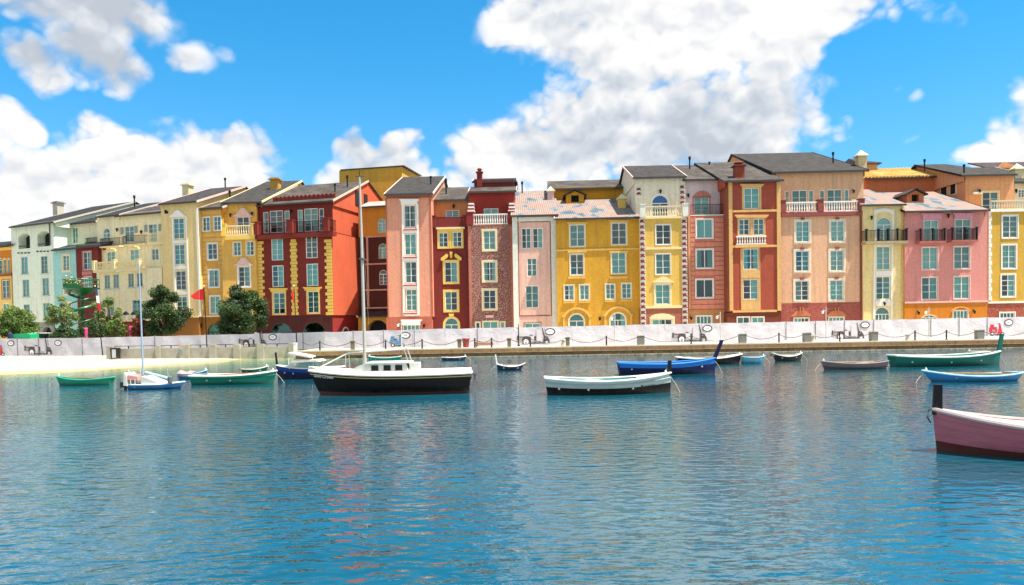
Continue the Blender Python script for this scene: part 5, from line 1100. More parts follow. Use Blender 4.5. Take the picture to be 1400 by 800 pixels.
def left_yard():
    # vehicles and covered goods behind the fence, far left
    def van(px0, px1, yt, d, lab, colr):
        a, b = at_depth(px0, 458, d), at_depth(px1, 458, d); L = b.x-a.x; o = thing('parked_van', lab, 'van', (a.x, d, .84)); h = at_depth(px0, yt, d).z-.84; pt = plain('van_'+colr, colr, .35, .05)
        body = MB().prism([(0, .35), (L, .35), (L, h*.55), (L*.93, h*.62), (L*.84, h*.96), (L*.06, h), (0, h*.9)], 0, 1.8).build('body', pt, o)
        MB().prism([(L*.86, h*.62), (L*.91, h*.62), (L*.83, h*.92), (L*.78, h*.92)], -.015, .02).build('window', plain('dark_glass', '#20302f', .15, .1), o); MB().prism([(L*.1, h*.62), (L*.74, h*.62), (L*.74, h*.92), (L*.1, h*.93)], -.015, .02).build('window', plain('dark_glass', '#20302f', .15, .1), o)
        MB().box(0, L, -.02, .01, h*.42, h*.47).build('trim_strip', BLACKIRON, o)
        for x in (L*.2, L*.8): MB().tube([(x, -.02, .34), (x, .22, .34)], .34, 14).build('wheel', BLACKIRON, o)
    van(18, 44, 454.3, 89, 'white van parked behind the fence, left of two', '#d9dcd8'); van(46, 74, 455, 87.5, 'white van parked behind the fence, right of two', '#cfcfca')
    a, b = at_depth(16.5, 460, 84.2), at_depth(41.5, 460, 84.2); z = at_depth(17, 456, 84.2).z-.84
    o = thing('tarpaulin_stack', 'bright green tarpaulin covered stack just above the fence', 'tarpaulin', (a.x, 84.2, .84)); tm = plain('tarp_green', '#1fa36b', .5, .1); L = b.x-a.x
    MB().prism([(0, 0), (L, 0), (L-.05, z*.93), (L*.8, z), (.1, z*.97)], 0, 1.6).build('cover', tm, o); MB().prism([(L*.05, z*.35), (L*.6, z*.4), (L*.6, z*.75), (L*.05, z*.72)], -.02, .0).build('flap', plain('tarp_dark', '#0e6e45', .5, .1), o)
    # dark blue parasol and pale sign by the left edge
    p = at_depth(14, 460, 84); o = thing('closed_parasol', 'closed navy parasol behind the fence at the left edge', 'parasol', (p.x, 84, .84), 0, 'closed parasols behind the fence'); z = at_depth(14, 453, 84).z-.84
    MB().tube([(0, 0, 0), (0, 0, z)], .03, 6).build('pole', WHITE, o); MB().lathe([(.1, z-1.5), (.3, z-1.1), (.26, z-.3), (.04, z)], n=8).build('canopy', plain('parasol_navy', '#23264a', .8), o)
    # green spiral staircase tower
    gm = plain('green_paint', '#12683a', .4, .12); gl = plain('green_paint_light', '#1f8a4c', .4, .12)
    d = 90; p = at_depth(113, 440, d); zt = at_depth(113, 394, d).z; o = thing('spiral_stair', 'dark green spiral staircase with round railed platform, before the narrow maroon house', 'staircase', (p.x, d, .84)); h = zt-.84
    MB().lathe([(.16, 0), (.16, h)], n=8).build('column', gm, o)
    n = 34; tread = MB().prism([(.15, 0), (1.45, 0), (1.45, .06), (.15, .06)], -.24, .24).mesh('tread', gl)
    for i in range(n):
        tr = obj('tread', tread, o, (0, 0, h*(i+.5)/n)); tr.rotation_euler = (0, 0, i*.52)
    for r, dz, nm in ((1.45, .95, 'handrail'), (1.45, -.05, 'stringer')):
        MB().tube([(r*math.cos(i*.26), r*math.sin(i*.26), max(.02, h*(i*.5+.5)/n+dz)) for i in range(2*n)], .07 if nm == 'handrail' else .16, 6).build(nm, gm, o)
    MB().lathe([(.3, h-.9), (1.6, h-.25), (2.0, h-.1), (2.05, h)], n=16).build('platform', gm, o)
    rl = MB(); [rl.tube([(1.95*math.cos(k), 1.95*math.sin(k), h), (1.95*math.cos(k), 1.95*math.sin(k), h+1.05)], .03, 5) for k in [i*math.pi/9 for i in range(18)]]
    rl.tube([(1.95*math.cos(k), 1.95*math.sin(k), h+1.05) for k in [i*math.pi/9 for i in range(19)]], .05, 6); rl.tube([(1.95*math.cos(k), 1.95*math.sin(k), h+.5) for k in [i*math.pi/9 for i in range(19)]], .03, 6); rl.build('railing', gm, o)
    rr = random.Random(2)
    fl = thing('flower_planter', 'planter of yellow and white flowers on top of the green staircase platform', 'planter', (p.x-.5, d-1.2, zt)); MB().prism([(-.75, 0), (.75, 0), (.85, .45), (-.85, .45)], -.3, .3).build('trough', gm, fl)
    m = MB()
    for i in range(140):
        c = Vector((rr.uniform(-.9, .9), rr.uniform(-.35, .35), .45+abs(rr.gauss(0, .35)))); e = Vector((rr.gauss(0, 1), rr.gauss(0, 1), rr.gauss(0, 1))).normalized()*.11; f = e.cross(Vector((rr.gauss(0, 1), rr.gauss(0, 1), 1))).normalized()*.09
        m.cur = rr.choice([0, 0, 0, 1, 2]); m.quad(c-e, c-f, c+e, c+f)
    m.build('flowers', [plain('leaf_green_flat', '#2f5a22', .7), plain('petal_yellow', '#d9b72e', .7), plain('petal_white', '#e4e2da', .7)], fl, kind='stuff')
left_yard()
# ------------------------------------------------------------------ boats
WOOD = plain('boat_wood', '#8a6a48', .6, .15); ROPE = plain('rope', '#c9bfa6', .9, .1); DKPOST = plain('tarred_post', '#1d1c1f', .6, .15)
BWHITE = boatpaint('boat_white', '#c9ccc3', '#7e7a66', .35)
def hull_fn(L, B, F, rb, rs, rakeb, rakes, transom, depth=.35, full=2.2):
    def half(s):
        m = .45
        if s >= m: return B/2*(1-((s-m)/(1-m))**full)
        return B/2*(1-(1-transom)*((m-s)/m)**2)
    def sheer(s): return F+(rb*((s-.45)/.55)**2 if s > .45 else rs*((.45-s)/.45)**2)
    def pt(s, v, side, inset=0):
        z = -depth+(sheer(s)+depth)*v; w = max(.012, half(s)*(v**.42)*(.80+.20*v)-inset)
        x = s*L-L/2-(1-v)*rakeb*s**5+(1-v)*rakes*(1-s)**5
        return Vector((x, side*w, z))
    return half, sheer, pt
def boat(name, label, xl, xr, ywl, yl, ym, yr, bow='R', beam=None, upper=None, hull='#1b6a5a', inner='#dfe2da', stripe=None, gun='#e6e6de', transom=.55, rakeb=.35, rakes=.12, thw=(.3, .5, .7), fend=(), post=None, yaw=0.0, tip=True, deckto=None, boot=None, L=None, group='small moored boats', tarp=None, full=2.2, inset_floor=.18, knobs=None):
    xm = (xl+xr)/2; near = on_z(xm, ywl); d = near.y; ppm = FPX/d
    Lb = L or (xr-xl)/ppm; B = beam or max(1.1, min(2.3, Lb*.34)); kk = (d+B*.46)/d; c = Vector((near.x*kk, d*kk, 0)); Lb = L or Lb*kk
    F = (ywl-ym)/ppm; yb, ys = (yr, yl) if bow == 'R' else (yl, yr); rb = max(.02, (ywl-yb)/ppm-F); rs = max(.01, (ywl-ys)/ppm-F)
    o = thing(name, label, 'boat', c, (0 if bow == 'R' else math.pi)+yaw, group)
    half, sheer, pt = hull_fn(Lb, B, F, rb, rs, rakeb, rakes, transom, full=full)
    mats = [boatpaint('hull_'+hull, hull)]; v_split = None
    lv = [0, .12, .25, .36, .46, .56, .66, .76, .86, .94, 1.0]
    if upper: mats.append(boatpaint('hull_'+upper[0], upper[0])); v_split = upper[1]
    if boot: mats.append(boatpaint('boot_'+boot[0], boot[0]))
    N = 22; m = MB(); vs = {}
    S_ = [i/N for i in range(N+1)]
    for i, s in enumerate(S_):
        for side in (-1, 1):
            for j, v in enumerate(lv): vs[i, side, j] = len(m.v); m.v.append(tuple(pt(s, v, side)))
    for i in range(N):
        for side in (-1, 1):
            for j in range(len(lv)-1):
                q = (vs[i, side, j], vs[i+1, side, j], vs[i+1, side, j+1], vs[i, side, j+1]); m.f.append(q if side < 0 else q[::-1])
                v = (lv[j]+lv[j+1])/2; mi = 0
                if upper and v > v_split: mi = 1
                if boot and v < boot[1]: mi = len(mats)-1
                m.mi.append(mi)
    for j in range(len(lv)-1): m.f.append((vs[0, 1, j], vs[0, -1, j], vs[0, -1, j+1], vs[0, 1, j+1])); m.mi.append(1 if upper and lv[j] >= v_split else 0)
    for j in range(len(lv)-1): m.f.append((vs[N, -1, j], vs[N, 1, j], vs[N, 1, j+1], vs[N, -1, j+1])); m.mi.append(1 if upper and lv[j] >= v_split else 0)
    ho = m.build('hull', mats, o, smooth=True); ho.data.set_sharp_from_angle(angle=.6)
    # inside
    im = boatpaint('inside_'+inner, inner, '#6b6450', .1); m = MB(); fl = inset_floor; iv = [(fl+.35)/(F+.35), .8, .97]
    iv[0] = min(.6, max(.42, iv[0])); rows = []
    for s in S_: rows.append([pt(s, v, -1, .05) for v in reversed(iv)]+[pt(s, v, 1, .05) for v in iv])
    k = 6; m.v = [tuple(p) for r in rows for p in r]; m.f = [(i*k+j, i*k+j+1, (i+1)*k+j+1, (i+1)*k+j) for i in range(N) for j in range(k-1)]+[tuple(range(k))]; m.mi = [0]*len(m.f)
    m.build('inside', im, o, smooth=False)
    gm = boatpaint('gunwale_'+gun, gun, '#8a846e', .2); m = MB()
    for side in (-1, 1): m.tube([pt(s, 1, side)+Vector((0, 0, .01)) for s in S_], .018+.006*Lb, 6)
    m.tube([pt(0, 1, -1)+Vector((0, 0, .01)), pt(0, 1, 1)+Vector((0, 0, .01))], .018+.006*Lb, 6); m.build('gunwale', gm, o)
    if stripe:
        m = MB()
        for side in (-1, 1): m.tube([pt(s, stripe[1], side)+Vector((0, side*.012, 0)) for s in S_], .028, 5)
        m.build('rub_rail', boatpaint('rail_'+stripe[0], stripe[0]), o)
    for s in thw:
        w = half(s)*.84; p = pt(s, .86, 1); MB().box(p.x-.13, p.x+.13, -w, w, p.z-.05, p.z).build('thwart', gm if thw else WOOD, o)
    if deckto:
        n = 8; m = MB(); s0, s1 = deckto
        for i in range(n):
            a, b = s0+(s1-s0)*i/n, s0+(s1-s0)*(i+1)/n; pa, pb, pc, pd = pt(a, .985, -1), pt(b, .985, -1), pt(b, .985, 1), pt(a, .985, 1); up = Vector((0, 0, .07))
            ma_, mb_ = (pa+pd)/2+up, (pb+pc)/2+up; m.quad(pa, pb, mb_, ma_); m.quad(ma_, mb_, pc, pd)
        m.build('foredeck', gm, o)
    if tarp:
        n = 8; m = MB(); s0, s1, colr, hh = tarp
        for i in range(n):
            a, b = s0+(s1-s0)*i/n, s0+(s1-s0)*(i+1)/n; pr = []
            for s in (a, b): w = half(s)*1.02; z = sheer(s)+.02; e = hh*(.7+.3*math.sin(s*19)); pr.append([(s*Lb-Lb/2, y, zz) for y, zz in ((-w-.02, z-.12), (-w*.7, z+e*.55), (0, z+e), (w*.7, z+e*.55), (w+.02, z-.12))])
            for j in range(4): m.quad(pr[0][j], pr[1][j], pr[1][j+1], pr[0][j+1])
        m.build('tarp', plain('tarp_'+colr, colr, .8, .1), o)
    for s, v in fend:
        for side in (-1, 1):
            p = pt(s, v, side); r = .03+.004*Lb; MB().lathe([(.01, p.z-r), (r*.8, p.z-r*.6), (r, p.z), (r*.8, p.z+r*.6), (.01, p.z+r)], p.x, p.y+side*r*.4, 8).build('fender_knob', BWHITE, o)
    if tip:
        p = pt(.97, 1, 1); p.y = 0; q = MB().lathe([(.05, p.z), (.065, p.z+.07), (.03, p.z+.14), (.01, p.z+.18)], p.x-.06, 0, 8); q.build('bow_light', BWHITE, o)
    if post:
        ht, w, lean, pc = post; p = pt(1, 1, 1); zb = p.z-.12; m = MB(); x = p.x-w*.5; m.prism([(x-w/2, zb), (x+w/2, zb), (x+w/2+lean, p.z+ht), (x-w*.35+lean, p.z+ht)], -w*.32, w*.32); m.build('stem_post', boatpaint('post_'+pc, pc, '#4a4436', .1), o)
    return o, half, sheer, pt, Lb, B, F
ALLB = []
def gear(r, seed, oars=True, rope=True):
    o, half, sheer, pt, L, B, F = r; rr = random.Random(seed)
    if oars:
        for sd in (-1, 1):
            a, b = pt(.14, .92, sd), pt(.80, .97, sd); a.y = sd*half(.14)*.5; b.y = sd*half(.8)*.45; a.z += .06; b.z += .05
            ob = MB().tube([a, b], .025, 6).build('oar', WOOD, o); d = (b-a).normalized(); MB().prism([(0, -.06), (.45, -.075), (.45, .075), (0, .06)], -.012, .012).build('oar_blade', WOOD, ob, a-d*.40)
    if rope:
        s = rr.uniform(.25, .4); p = pt(s, .7, 1); m = MB(); m.tube([(p.x+.17*math.cos(k*.6)*(1-.01*k), .1+.17*math.sin(k*.6)*(1-.01*k), p.z+.004*k) for k in range(36)], .022, 5); m.build('rope_coil', ROPE, o)
    p = pt(.99, .9, 1); MB().tube([(p.x, 0, p.z), (p.x+.25, .05, p.z*.5), (p.x+.5, .1, -.1)], .012, 5).build('mooring_line', ROPE, o)
def bt(*a, **k):
    r = boat(*a, **k); ALLB.append(r); return r
bt('rowing_boat', 'bright green rowing boat floating alone off the beach at far left', 77, 154, 527.5, 514.5, 519.5, 517.5, 'L', hull='#1c8a6a', inner='#2a8f72', gun='#3aa386', rakeb=.3)
b3 = bt('rowing_boat', 'small light blue boat with a faded pink cover near the beach', 245, 284, 518.5, 510.5, 511.5, 507, 'R', hull='#3f86b4', gun='#8fc0d8', tarp=(.02, .55, '#c98f84', .16))
bt('long_rowing_boat', 'long green boat with white gunwale, stern to the small blue boat', 263, 379, 526, 516, 514, 509, 'R', hull='#14806c', inner='#cfd8cf', gun='#e4e8e0', fend=((.22, .72), (.5, .70)), stripe=('#0e5f52', .8), rakeb=.3)
bt('rowing_boat', 'small dark green dinghy with pale rim behind the long green boat', 332, 367, 510, 505, 505, 501.5, 'R', hull='#1d6b52', gun='#dfe6de', inner='#c9d4cc')
bt('rowing_boat', 'teal dinghy moored right behind the black sailboat cabin', 503, 548, 498, 487, 489.5, 488, 'L', hull='#1f8a86', gun='#bcd6cf', inner='#2a8f8a', transom=.8)
bt('rowing_boat', 'tiny dark teal dinghy close under the quay wall, below the red bin', 604, 638, 493, 488.5, 489, 488, 'R', hull='#154a63', gun='#dfe4e2', inner='#d5dcda')
bt('rowing_boat', 'navy dinghy with white inside and tall thin white stem, alone mid water', 679, 718, 506.5, 498, 501.5, 497.5, 'L', hull='#1a2f5c', gun='#eceeea', inner='#e6e9e6', transom=.05, rakes=.5, post=(.62, .10, .10, '#e8e8e2'), tip=False, rakeb=.1)
b11 = bt('fishing_boat', 'weathered white open boat with black lower hull and dark bow post, centre right', 745, 918, 540.5, 517, 521.5, 513, 'R', hull='#131417', upper=('#a9b5b1', .62), inner='#2f7f83', gun='#d5dfdb', stripe=('#8fa3a0', .84), fend=((.1, .62), (.33, .62), (.68, .62)), thw=(.35, .45, .72), rakeb=.06, rakes=.15, deckto=(.72, .985), post=(.52, .17, .02, '#1d1c1f'), transom=.45)
bt('fishing_boat', 'deep blue boat with bright blue upper band and tall curved dark stem post', 845, 979, 512.5, 496, 498, 491.5, 'R', hull='#10204f', upper=('#1f6fc4', .80), inner='#1d5fa8', gun='#2f86d8', fend=((.12, .68), (.47, .68), (.84, .70)), rakeb=.1, post=(1.0, .22, .45, '#1b1a44'), tip=False)
bt('rowing_boat', 'black boat with white top, partly behind the deep blue boat', 925, 1015, 498.5, 488.5, 490.5, 485.5, 'R', hull='#17181a', gun='#eceae4', inner='#e2e2dc', thw=(.3, .6), fend=((.1, .75), (.2, .75)), deckto=(.6, .98))
bt('rowing_boat', 'small sky blue dinghy touching the bow of the black and white boat', 1014, 1046, 497, 488, 489, 487.5, 'R', hull='#5aa9c9', gun='#a9d4e2', inner='#7fbcd2', transom=.7)
bt('rowing_boat', 'small charcoal boat with white rim near the quay, right of the sky blue dinghy', 1056, 1097, 494, 483, 487.5, 483, 'R', hull='#2f2f33', gun='#e6e6e2', inner='#d9d9d4', rakeb=.2, rakes=.35, transom=.2)
bt('rowing_boat', 'mauve grey rowing boat with white inside, between grey dinghy and large green boat', 1122, 1211, 505.5, 494, 497.5, 495, 'L', hull='#6f6468', gun='#8b8084', inner='#e2e2de', rakeb=.35, stripe=('#4c4448', .62))
bt('fishing_boat', 'large dark green boat with tall green stem post at its right end', 1219, 1368, 501.5, 486, 488.5, 482.5, 'R', hull='#136a5c', gun='#cfdcd4', inner='#2a7f70', fend=((.13, .66), (.47, .66), (.76, .68)), rakeb=.12, post=(1.05, .22, .18, '#136a5c'), tip=False)
bt('rowing_boat', 'tiny dark dinghy peeking out behind the large green boat', 1323, 1358, 485, 480.5, 481, 480.5, 'L', hull='#24312f', gun='#dfe2de', inner='#4a4c48')
bt('rowing_boat', 'long light blue boat with sharply raked bow and pale deck patches, right side', 1260, 1396, 523, 507, 515, 512, 'L', hull='#2a7fb8', gun='#9fcbe0', inner='#1f5a55', rakeb=.75, rakes=.5, transom=.25, thw=(.3, .5, .7), deckto=(.72, .985))
# pink boat close by, cut by the right edge
bp = boat('fishing_boat', 'large dusty pink boat with black bow post, closest boat, cut by the right edge', 1278, 1600, 628, 566, 588, 566, 'L', hull='#571c1c', upper=('#a9636f', .43), inner='#c9c3bd', gun='#b3a4a2', rakeb=.12, post=(.55, .19, -.03, '#1d1c1f'), tip=False, beam=1.9, fend=((.63, .58),), transom=.5, thw=(.3, .5, .66), deckto=(.5, .985), L=5.2, full=2.6)
po = bp[0]; bowp = on_z(1283, 617); yw = math.pi-math.radians(-20)
po.rotation_euler.z = math.pi-math.radians(20); Rz = Matrix.Rotation(po.rotation_euler.z, 3, 'Z'); tipv = Rz @ Vector((bp[4]/2-.12, 0, 0)); po.location = Vector((bowp.x, bowp.y, 0))-tipv
pt = bp[3]
for v in (.58, .72, .86):
    for sd in (-1, 1): MB().tube([pt(i/22, v, sd)+Vector((0, sd*.004, 0)) for i in range(23)], .010, 5).build('strake', boatpaint('hull_#a9636f', '#a9636f'), po)
p = pt(1, 1, 1); MB().tube([p+Vector((-.05, .02, .02)), p+Vector((.08, .03, -.02)), p+Vector((.10, .02, -.18)), p+Vector((.04, .06, -.3))], .014, 6).build('mooring_rope', DKPOST, po)
for i, r in enumerate(ALLB): gear(r, i, oars=i not in (1, 7, 8, 13), rope=r[4] > 3)
o_, half_, sheer_, pt_, L_, B_, F_ = b11                       # load of the white boat
q = pt_(.14, .9, 1); MB().prism([(q.x, q.z-.2), (q.x+.95, q.z-.25), (q.x+.95, q.z+.02), (q.x, q.z+.1)], -.45, .5).build('stern_locker', boatpaint('locker_teal', '#2b8086'), o_)
q = pt_(.36, .95, 1); m = MB(); m.prism([(q.x-.5, q.z-.12), (q.x+.9, q.z-.14), (q.x+.75, q.z+.0), (q.x+.1, q.z+.07), (q.x-.35, q.z+.04)], -.7, .1); m.build('folded_sail', plain('sailcloth', '#d8d6cc', .9, .1), o_)
# lettering marks on the white boat's bow (too small to read in the photograph)
def marks():
    o, half, sheer, pt, L, B, F = b11; m = MB(); rr = random.Random(4); s = .735
    def q(s0, s1, v0, v1): a, b, c, d = pt(s0, v0, -1), pt(s1, v0, -1), pt(s1, v1, -1), pt(s0, v1, -1); e = Vector((0, -.012, 0)); m.quad(a+e, b+e, c+e, d+e)
    q(.745, .762, .645, .715); s = .77
    while s < .865:
        w = rr.uniform(.004, .008); q(s, s+w*.45, .65, .70+rr.uniform(-.02, .02)); q(s, s+w, .675+rr.uniform(-.02, .02), .692); s += w+.005
    m.build('name_marks', DKPOST, o)
marks()

def text_mesh(body, size, shear=0.0):
    cu = bpy.data.curves.new('lettering', 'FONT'); cu.body = body; cu.size = size; cu.shear = shear; cu.extrude = .002
    tmp = bpy.data.objects.new('tmp_text', cu); C.objects.link(tmp); bpy.context.view_layer.update()
    dg = bpy.context.evaluated_depsgraph_get(); me = bpy.data.meshes.new_from_object(tmp.evaluated_get(dg)); bpy.data.objects.remove(tmp); return me

def sailboat():
    o, half, sheer, pt, L, B, F = boat('sailboat', 'black hulled sailboat with white deck, three square cabin windows and tall bare mast', 423, 646, 541, 507, 513.5, 512.5, 'L', hull='#0d0d0f', boot=('#6a3436', .33), gun='#e4e2d8', inner='#d9d6c8', stripe=('#b9a468', .90), transom=.62, rakeb=.62, rakes=.18, thw=(), tip=False, beam=2.2, group=None)
    wh = BWHITE; S_ = [i/22 for i in range(23)]
    m = MB()                                              # white bulwark and deck
    for a, b in zip(S_, S_[1:]):
        for sd in (-1, 1):
            pa, pb = pt(a, 1, sd), pt(b, 1, sd); up = Vector((0, 0, .15)); ins = Vector((0, -sd*.05, 0)); m.quad(pa, pb, pb+up+ins, pa+up+ins)
        pa, pb, pc, pd = [pt(s, 1, sd)+Vector((0, -sd*.05, .15)) for s, sd in ((a, -1), (b, -1), (b, 1), (a, 1))]; k = Vector((0, 0, .06)); ma_, mb_ = (pa+pd)/2+k, (pb+pc)/2+k; m.quad(pa, pb, mb_, ma_); m.quad(ma_, mb_, pc, pd)
    pa, pd = pt(0, 1, -1), pt(0, 1, 1); m.quad(pd, pa, pa+Vector((0, .05, .15)), pd+Vector((0, -.05, .15))); m.build('deck', wh, o)
    zd = F+.14; xc = lambda px: -((px-534.5)/223*L)        # bow is +x, and the bow is on the left
    x0, x1 = xc(562), xc(497); hh = .36
    cab = MB().prism([(x0, zd), (x1+.55, zd), (x1+.1, zd+hh*.72), (x1-.2, zd+hh), (x0+.1, zd+hh)], -.72, .72).build('cabin', wh, o)
    MB().box(x0-.05, x1-.25, -.78, .78, zd+hh+.002, zd+hh+.05).build('cabin_roof', wh, o)
    for px in (517.5, 534, 549.5):
        x = xc(px)
        for sd in (-1, 1):
            w = MB().box(x-.15, x+.15, sd*.74-.012, sd*.74+.012, zd+.06, zd+.29).build('cabin_window', plain('cabin_glass', '#0b0d0f', .15), cab); MB().box(x-.19, x+.19, sd*.745-.02, sd*.745+.02, zd+.01, zd+.055).build('window_sill', plain('sill_pink', '#b98f86', .7), w)
    xm = xc(500); zt = (541-240)*.0312+.1
    ms = MB().tube([(xm, 0, zd+.1), (xm+.02, 0, zt*.6), (xm+.06, 0, zt)], [.075, .065, .045], 8).build('mast', plain('mast_paint', '#aeaba1', .5, .06), o)
    MB().box(xm-.12, xm+.24, -.03, .03, zt, zt+.05).build('mast_head', plain('mast_fitting', '#55524c', .5), ms); MB().tube([(xm+.06, 0, zt+.05), (xm+.06, 0, zt+.3)], .015, 5).build('wind_vane', BLACKIRON, ms); MB().box(xm-.1, xm+.1, -.35, .35, zt*.62, zt*.62+.05).build('spreader', plain('mast_fitting', '#55524c', .5), ms)
    wire = plain('rigging_wire', '#b9b9b4', .4, .05, .5)
    for a, b in (((xm+.03, 0, zt*.9), (xm-.1, -.95, zd)), ((xm+.03, 0, zt*.9), (xm-.1, .95, zd))): MB().tube([a, b], .004, 4).build('stay', wire, o)
    zr = zd+hh+.58; MB().tube([(xc(476), -.3, zr-.12), (xm+.1, 0, zr-.08), (xc(555), 0, zr+.02)], .05, 6).build('boom', wh, o)
    MB().tube([(xc(476), -.3, zr-.12), (L/2-.5, -.1, zd+.22)], .035, 6).build('bow_rail', wh, o)
    for sd in (-.5, .5): MB().tube([(xc(476), sd*.9, zd+.1), (xc(476), sd*.6, zr-.12)], .018, 5).build('stanchion', wire, o); MB().tube([(xc(565), sd, zd+.1), (xc(556), sd, zr), (xc(556), 0, zr+.05)], .025, 6).build('stern_frame', wire, o)
    MB().box(x0-.4, x0-.02, -.5, .5, zd, zd+.35).build('hatch', wh, o)
    e = MB(); xe = -L/2-.12; e.box(xe-.12, xe+.12, -.12, .12, F-.05, F+.3); e.box(xe-.05, xe+.05, -.05, .05, -.2, F-.05); e.build('outboard_motor', plain('motor_grey', '#77797c', .4), o)
    me = text_mesh('Gold Crown', .21, .35); me.materials.append(plain('white_lettering', '#e9e9e6', .6)); p = pt(.975, .90, 1); q = pt(.86, .90, 1); t = obj('boat_name', me, o); dirv = (q-p).normalized(); up = (pt(.92, .95, 1)-pt(.92, .75, 1)).normalized(); nrm = dirv.cross(up).normalized(); up = nrm.cross(dirv)
    mt = Matrix((dirv, up, nrm)).transposed().to_4x4(); mt.translation = p+nrm*.03-up*.10; t.matrix_local = mt
    MB().tube([(L/2-.15, 0, .45), (L/2-.1, 0, -.1)], .015, 5).build('mooring_rope', ROPE, o)
sailboat()

def blue_sail_dinghy():
    o, half, sheer, pt, L, B, F = boat('sailing_dinghy', 'blue and white sailing dinghy with pale mast and outboard, near the beach', 177, 253, 532.5, 526, 526, 523.5, 'R', hull='#1d3f73', upper=('#2f7fc0', .70), gun='#dce8ea', inner='#d9dcd6', thw=(.2,), tip=False, rakeb=.5, group=None, transom=.6)
    zd = F; lat = lambda px: (px-215)/76*L
    MB().prism([(lat(204), zd-.05), (lat(226), zd-.02), (lat(222), zd+.12), (lat(202), zd+.42), (lat(200), zd+.42), (lat(200), zd-.05)], -.5, .5).build('cuddy', BWHITE, o)
    MB().tube([(lat(196.5), 0, zd-.2), (lat(195.2), 0, (532-364)*.0378)], [.055, .03], 8).build('mast', plain('pale_blue_mast', '#93aabb', .4, .05), o)
    MB().tube([(lat(199), 0, zd+.62), (lat(232), 0, zd+.28)], .06, 6).build('boom', plain('boom_blue', '#9fc0cc', .5), o)
    MB().prism([(lat(180), zd+.28), (lat(195), zd+.22), (lat(194), zd+.42), (lat(181), zd+.5)], -.45, .45).build('cushion', plain('cushion_pink', '#cf8f8a', .8), o); MB().prism([(lat(176), zd-.02), (lat(181), zd-.05), (lat(180), zd+.5), (lat(177), zd+.62)], -.5, .5).build('stern_seat', BWHITE, o)
    for px in (185, 191): MB().tube([(lat(px), -.45, zd), (lat(px), -.45, zd+.3)], .02, 5).build('stanchion', BWHITE, o)
    for a, b in ((178, 176.5), (195, 192)): MB().tube([(lat(a), 0, zd+.2), (lat(b), 0, zd+.75)], .03, 5).build('prop', BWHITE, o)
    m = MB(); x = lat(174); m.box(x-.3, x-.02, -.14, .14, F-.15, F+.12); m.box(x-.14, x-.04, -.06, .06, -.2, F-.15); m.build('outboard_motor', plain('motor_dark', '#26272b', .4), o)
    MB().lathe([(.02, .25), (.12, .32), (.12, .6), (.02, .68)], lat(239), -half(.8)-.13, 8).build('fender', plain('fender_grey', '#5b5f66', .6), o); MB().tube([(lat(231), 0, zd+.28), (lat(228), 0, zd+1.3)], .012, 4).build('stay', plain('rigging_wire', '#b9b9b4', .4), o)
blue_sail_dinghy()
def launch():
    o, half, sheer, pt, L, B, F = boat('motor_launch', 'navy and white motor launch with canopy, half hidden behind the black sailboat', 378, 470, 518.5, 499.5, 504, 503, 'L', hull='#15224a', upper=('#1f3f86', .78), gun='#eceae2', inner='#dcdad0', thw=(), tip=False, fend=((.72, .68), (.86, .68)), rakeb=.12, group=None, deckto=(.55, .985), post=(.75, .12, .06, '#2a2a2c'))
    lat = lambda px: -((px-424)/92*L); z = F
    MB().prism([(lat(438), z), (lat(410), z), (lat(413), z+.32), (lat(434), z+.36)], -.6, .6).build('windscreen', plain('launch_glass', '#7fa39d', .15), o); MB().prism([(lat(442), z+.40), (lat(402), z+.36), (lat(405), z+.46), (lat(438), z+.50)], -.85, .85).build('canopy', BWHITE, o); MB().prism([(lat(428), z+.62), (lat(398), z+.86), (lat(400), z+.94), (lat(428), z+.70)], -.7, .7).build('bimini', plain('bimini_grey', '#c9c6bc', .7), o)
    for px in (405, 438): MB().tube([(lat(px), -.7, z), (lat(px), -.75, z+.40)], .025, 5).build('canopy_pole', BWHITE, o); MB().tube([(lat(px-4), .7, z), (lat(px-6), .65, z+.66)], .025, 5).build('canopy_pole', BWHITE, o)
launch()
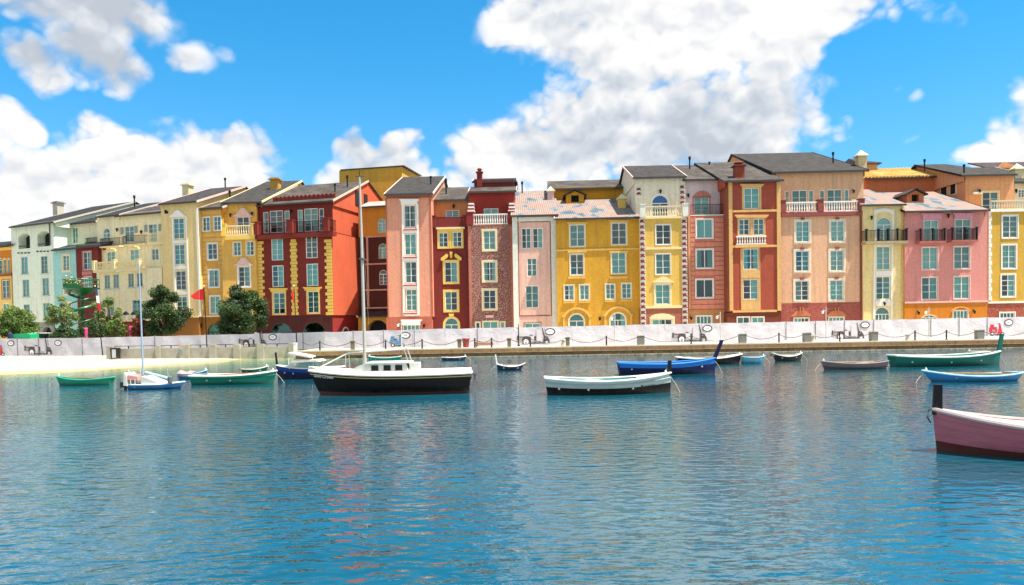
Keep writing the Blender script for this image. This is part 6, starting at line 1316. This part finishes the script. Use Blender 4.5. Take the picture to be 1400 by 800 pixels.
# ------------------------------------------------------------------ trees
def leaf_mat(name, a, b):
    t = NT(name); oi = t.n('ShaderNodeNewGeometry'); at = t.n('ShaderNodeAttribute', attribute_name='tone', attribute_type='GEOMETRY')
    c = t.mix(at.outputs['Fac'], srgb(a), srgb(b)); t.col(c); t.rough(.55)
    tr = t.n('ShaderNodeBsdfTranslucent'); t.l(c, tr.inputs[0]); mx = t.n('ShaderNodeMixShader'); mx.inputs[0].default_value = .28; t.l(t.b.outputs[0], mx.inputs[1]); t.l(tr.outputs[0], mx.inputs[2]); t.l(mx.outputs[0], t.out.inputs[0])
    return t.m
BARK = plain('bark', '#5a4a3a', .9, .2, 0, .4)
def tree(label, px, ytop, ybot, wpx, d, n, leaf, seed, open_=.0, group='trees along the promenade', name='tree', size=.14, taper=.28):
    rr = random.Random(seed); base = at_depth(px, 455, d); zt = at_depth(px, ytop, d).z; zb = at_depth(px, ybot, d).z; w = wpx*d/FPX/2
    o = thing(name, label, 'tree' if name == 'tree' else 'shrub', (base.x, d, .8), 0, group); H = zt-.8; cz0 = max(.3, zb-.8); ch = (H-cz0)/2; cc = cz0+ch
    clumps = []
    for i in range(64 if not open_ else 30):
        while True:
            v = Vector((rr.uniform(-1, 1), rr.uniform(-1, 1), rr.uniform(-1, 1)))
            if .02 < v.length < 1: break
        v = v.normalized()*(v.length**.6)*rr.uniform(.85, 1.05); wd = 1-taper*max(0, v.z); clumps.append((Vector((v.x*w*wd, v.y*w*wd, cc+v.z*ch)), rr.uniform(.16, .40)*w))
    ctone = [rr.uniform(.1, .9) for _ in clumps]
    tk = MB(); tk.tube([(0, 0, -.2), (rr.uniform(-.08, .08), 0, cc*.5), (rr.uniform(-.15, .15), rr.uniform(-.1, .1), cc)], [.16, .12, .07], 8)
    tko = tk.build('trunk', BARK, o)
    for c, r in clumps[:10]:
        s = Vector((0, 0, max(.4, cc*rr.uniform(.35, .8)))); mid = s.lerp(c, .5)+Vector((rr.uniform(-.15, .15), rr.uniform(-.15, .15), .1)); MB().tube([s, mid, c], [.07, .045, .015], 5).build('limb', BARK, tko)
    V = []; Fc = []; T = []
    for i in range(n):
        ci = rr.randrange(len(clumps)); c, r = clumps[ci]; q = Vector((rr.gauss(0, 1), rr.gauss(0, 1), rr.gauss(0, 1))).normalized()*(r*rr.random()**.4); q.z *= .8; p = c+q
        s = size*rr.uniform(.6, 1.3); nrm = (q.normalized()*.8+Vector((rr.gauss(0, .6), rr.gauss(0, .6), rr.gauss(0, .6)+.4))).normalized(); a = nrm.cross(Vector((rr.gauss(0, 1), rr.gauss(0, 1), rr.gauss(0, 1)))).normalized(); b = nrm.cross(a)
        k = len(V); V += [p-a*s, p-b*s*.45+nrm*s*.1, p+a*s, p+b*s*.45+nrm*s*.1]; Fc.append((k, k+1, k+2, k+3)); tn = min(1, max(0, rr.gauss(ctone[ci], .2))); T += [tn]*4
    me = bpy.data.meshes.new('crown'); me.from_pydata([tuple(v) for v in V], [], Fc); me.materials.append(leaf); at = me.attributes.new('tone', 'FLOAT', 'POINT'); at.data.foreach_set('value', T); obj('crown', me, o)
DARKLEAF = leaf_mat('dark_leaf', '#1d3417', '#456328'); MIDLEAF = leaf_mat('mid_leaf', '#335422', '#738c3a'); PALELEAF = leaf_mat('pale_leaf', '#55723a', '#93a05e'); REDLEAF = leaf_mat('red_leaf', '#5e2a1c', '#8a4a2c')
tree('bushy light green tree behind the fence at the far left edge', 20, 421, 461, 54, 86, 9000, MIDLEAF, 1)
tree('airy pale green tree left of the green spiral staircase', 85, 405, 460, 40, 86.5, 4200, PALELEAF, 2, .5, size=.15)
tree('airy yellow green tree right of the green spiral staircase', 148, 406, 460, 38, 86.5, 4200, PALELEAF, 3, .5, size=.15)
tree('dense dark green tree in front of the pale yellow house', 224, 390, 462, 62, 82, 20000, DARKLEAF, 14, taper=.62)
tree('dense round dark green tree before the golden house', 331, 393, 462, 66, 81, 22000, DARKLEAF, 5)
tree('low shrub with reddish leaves beside the street lanterns', 190, 434, 462, 26, 83, 1800, REDLEAF, 6, name='shrub', group='shrubs behind the fence')
tree('low green hedge shrub behind the fence, right of the white vans', 88, 449, 466, 34, 84, 2200, DARKLEAF, 7, name='shrub', group='shrubs behind the fence')
tree('low green shrub under the airy tree right of the staircase', 128, 440, 464, 36, 83.5, 2200, DARKLEAF, 8, name='shrub', group='shrubs behind the fence')
tree('low olive shrub at the foot of the arched cream wall', 160, 436, 464, 28, 84, 1700, MIDLEAF, 9, name='shrub', group='shrubs behind the fence')
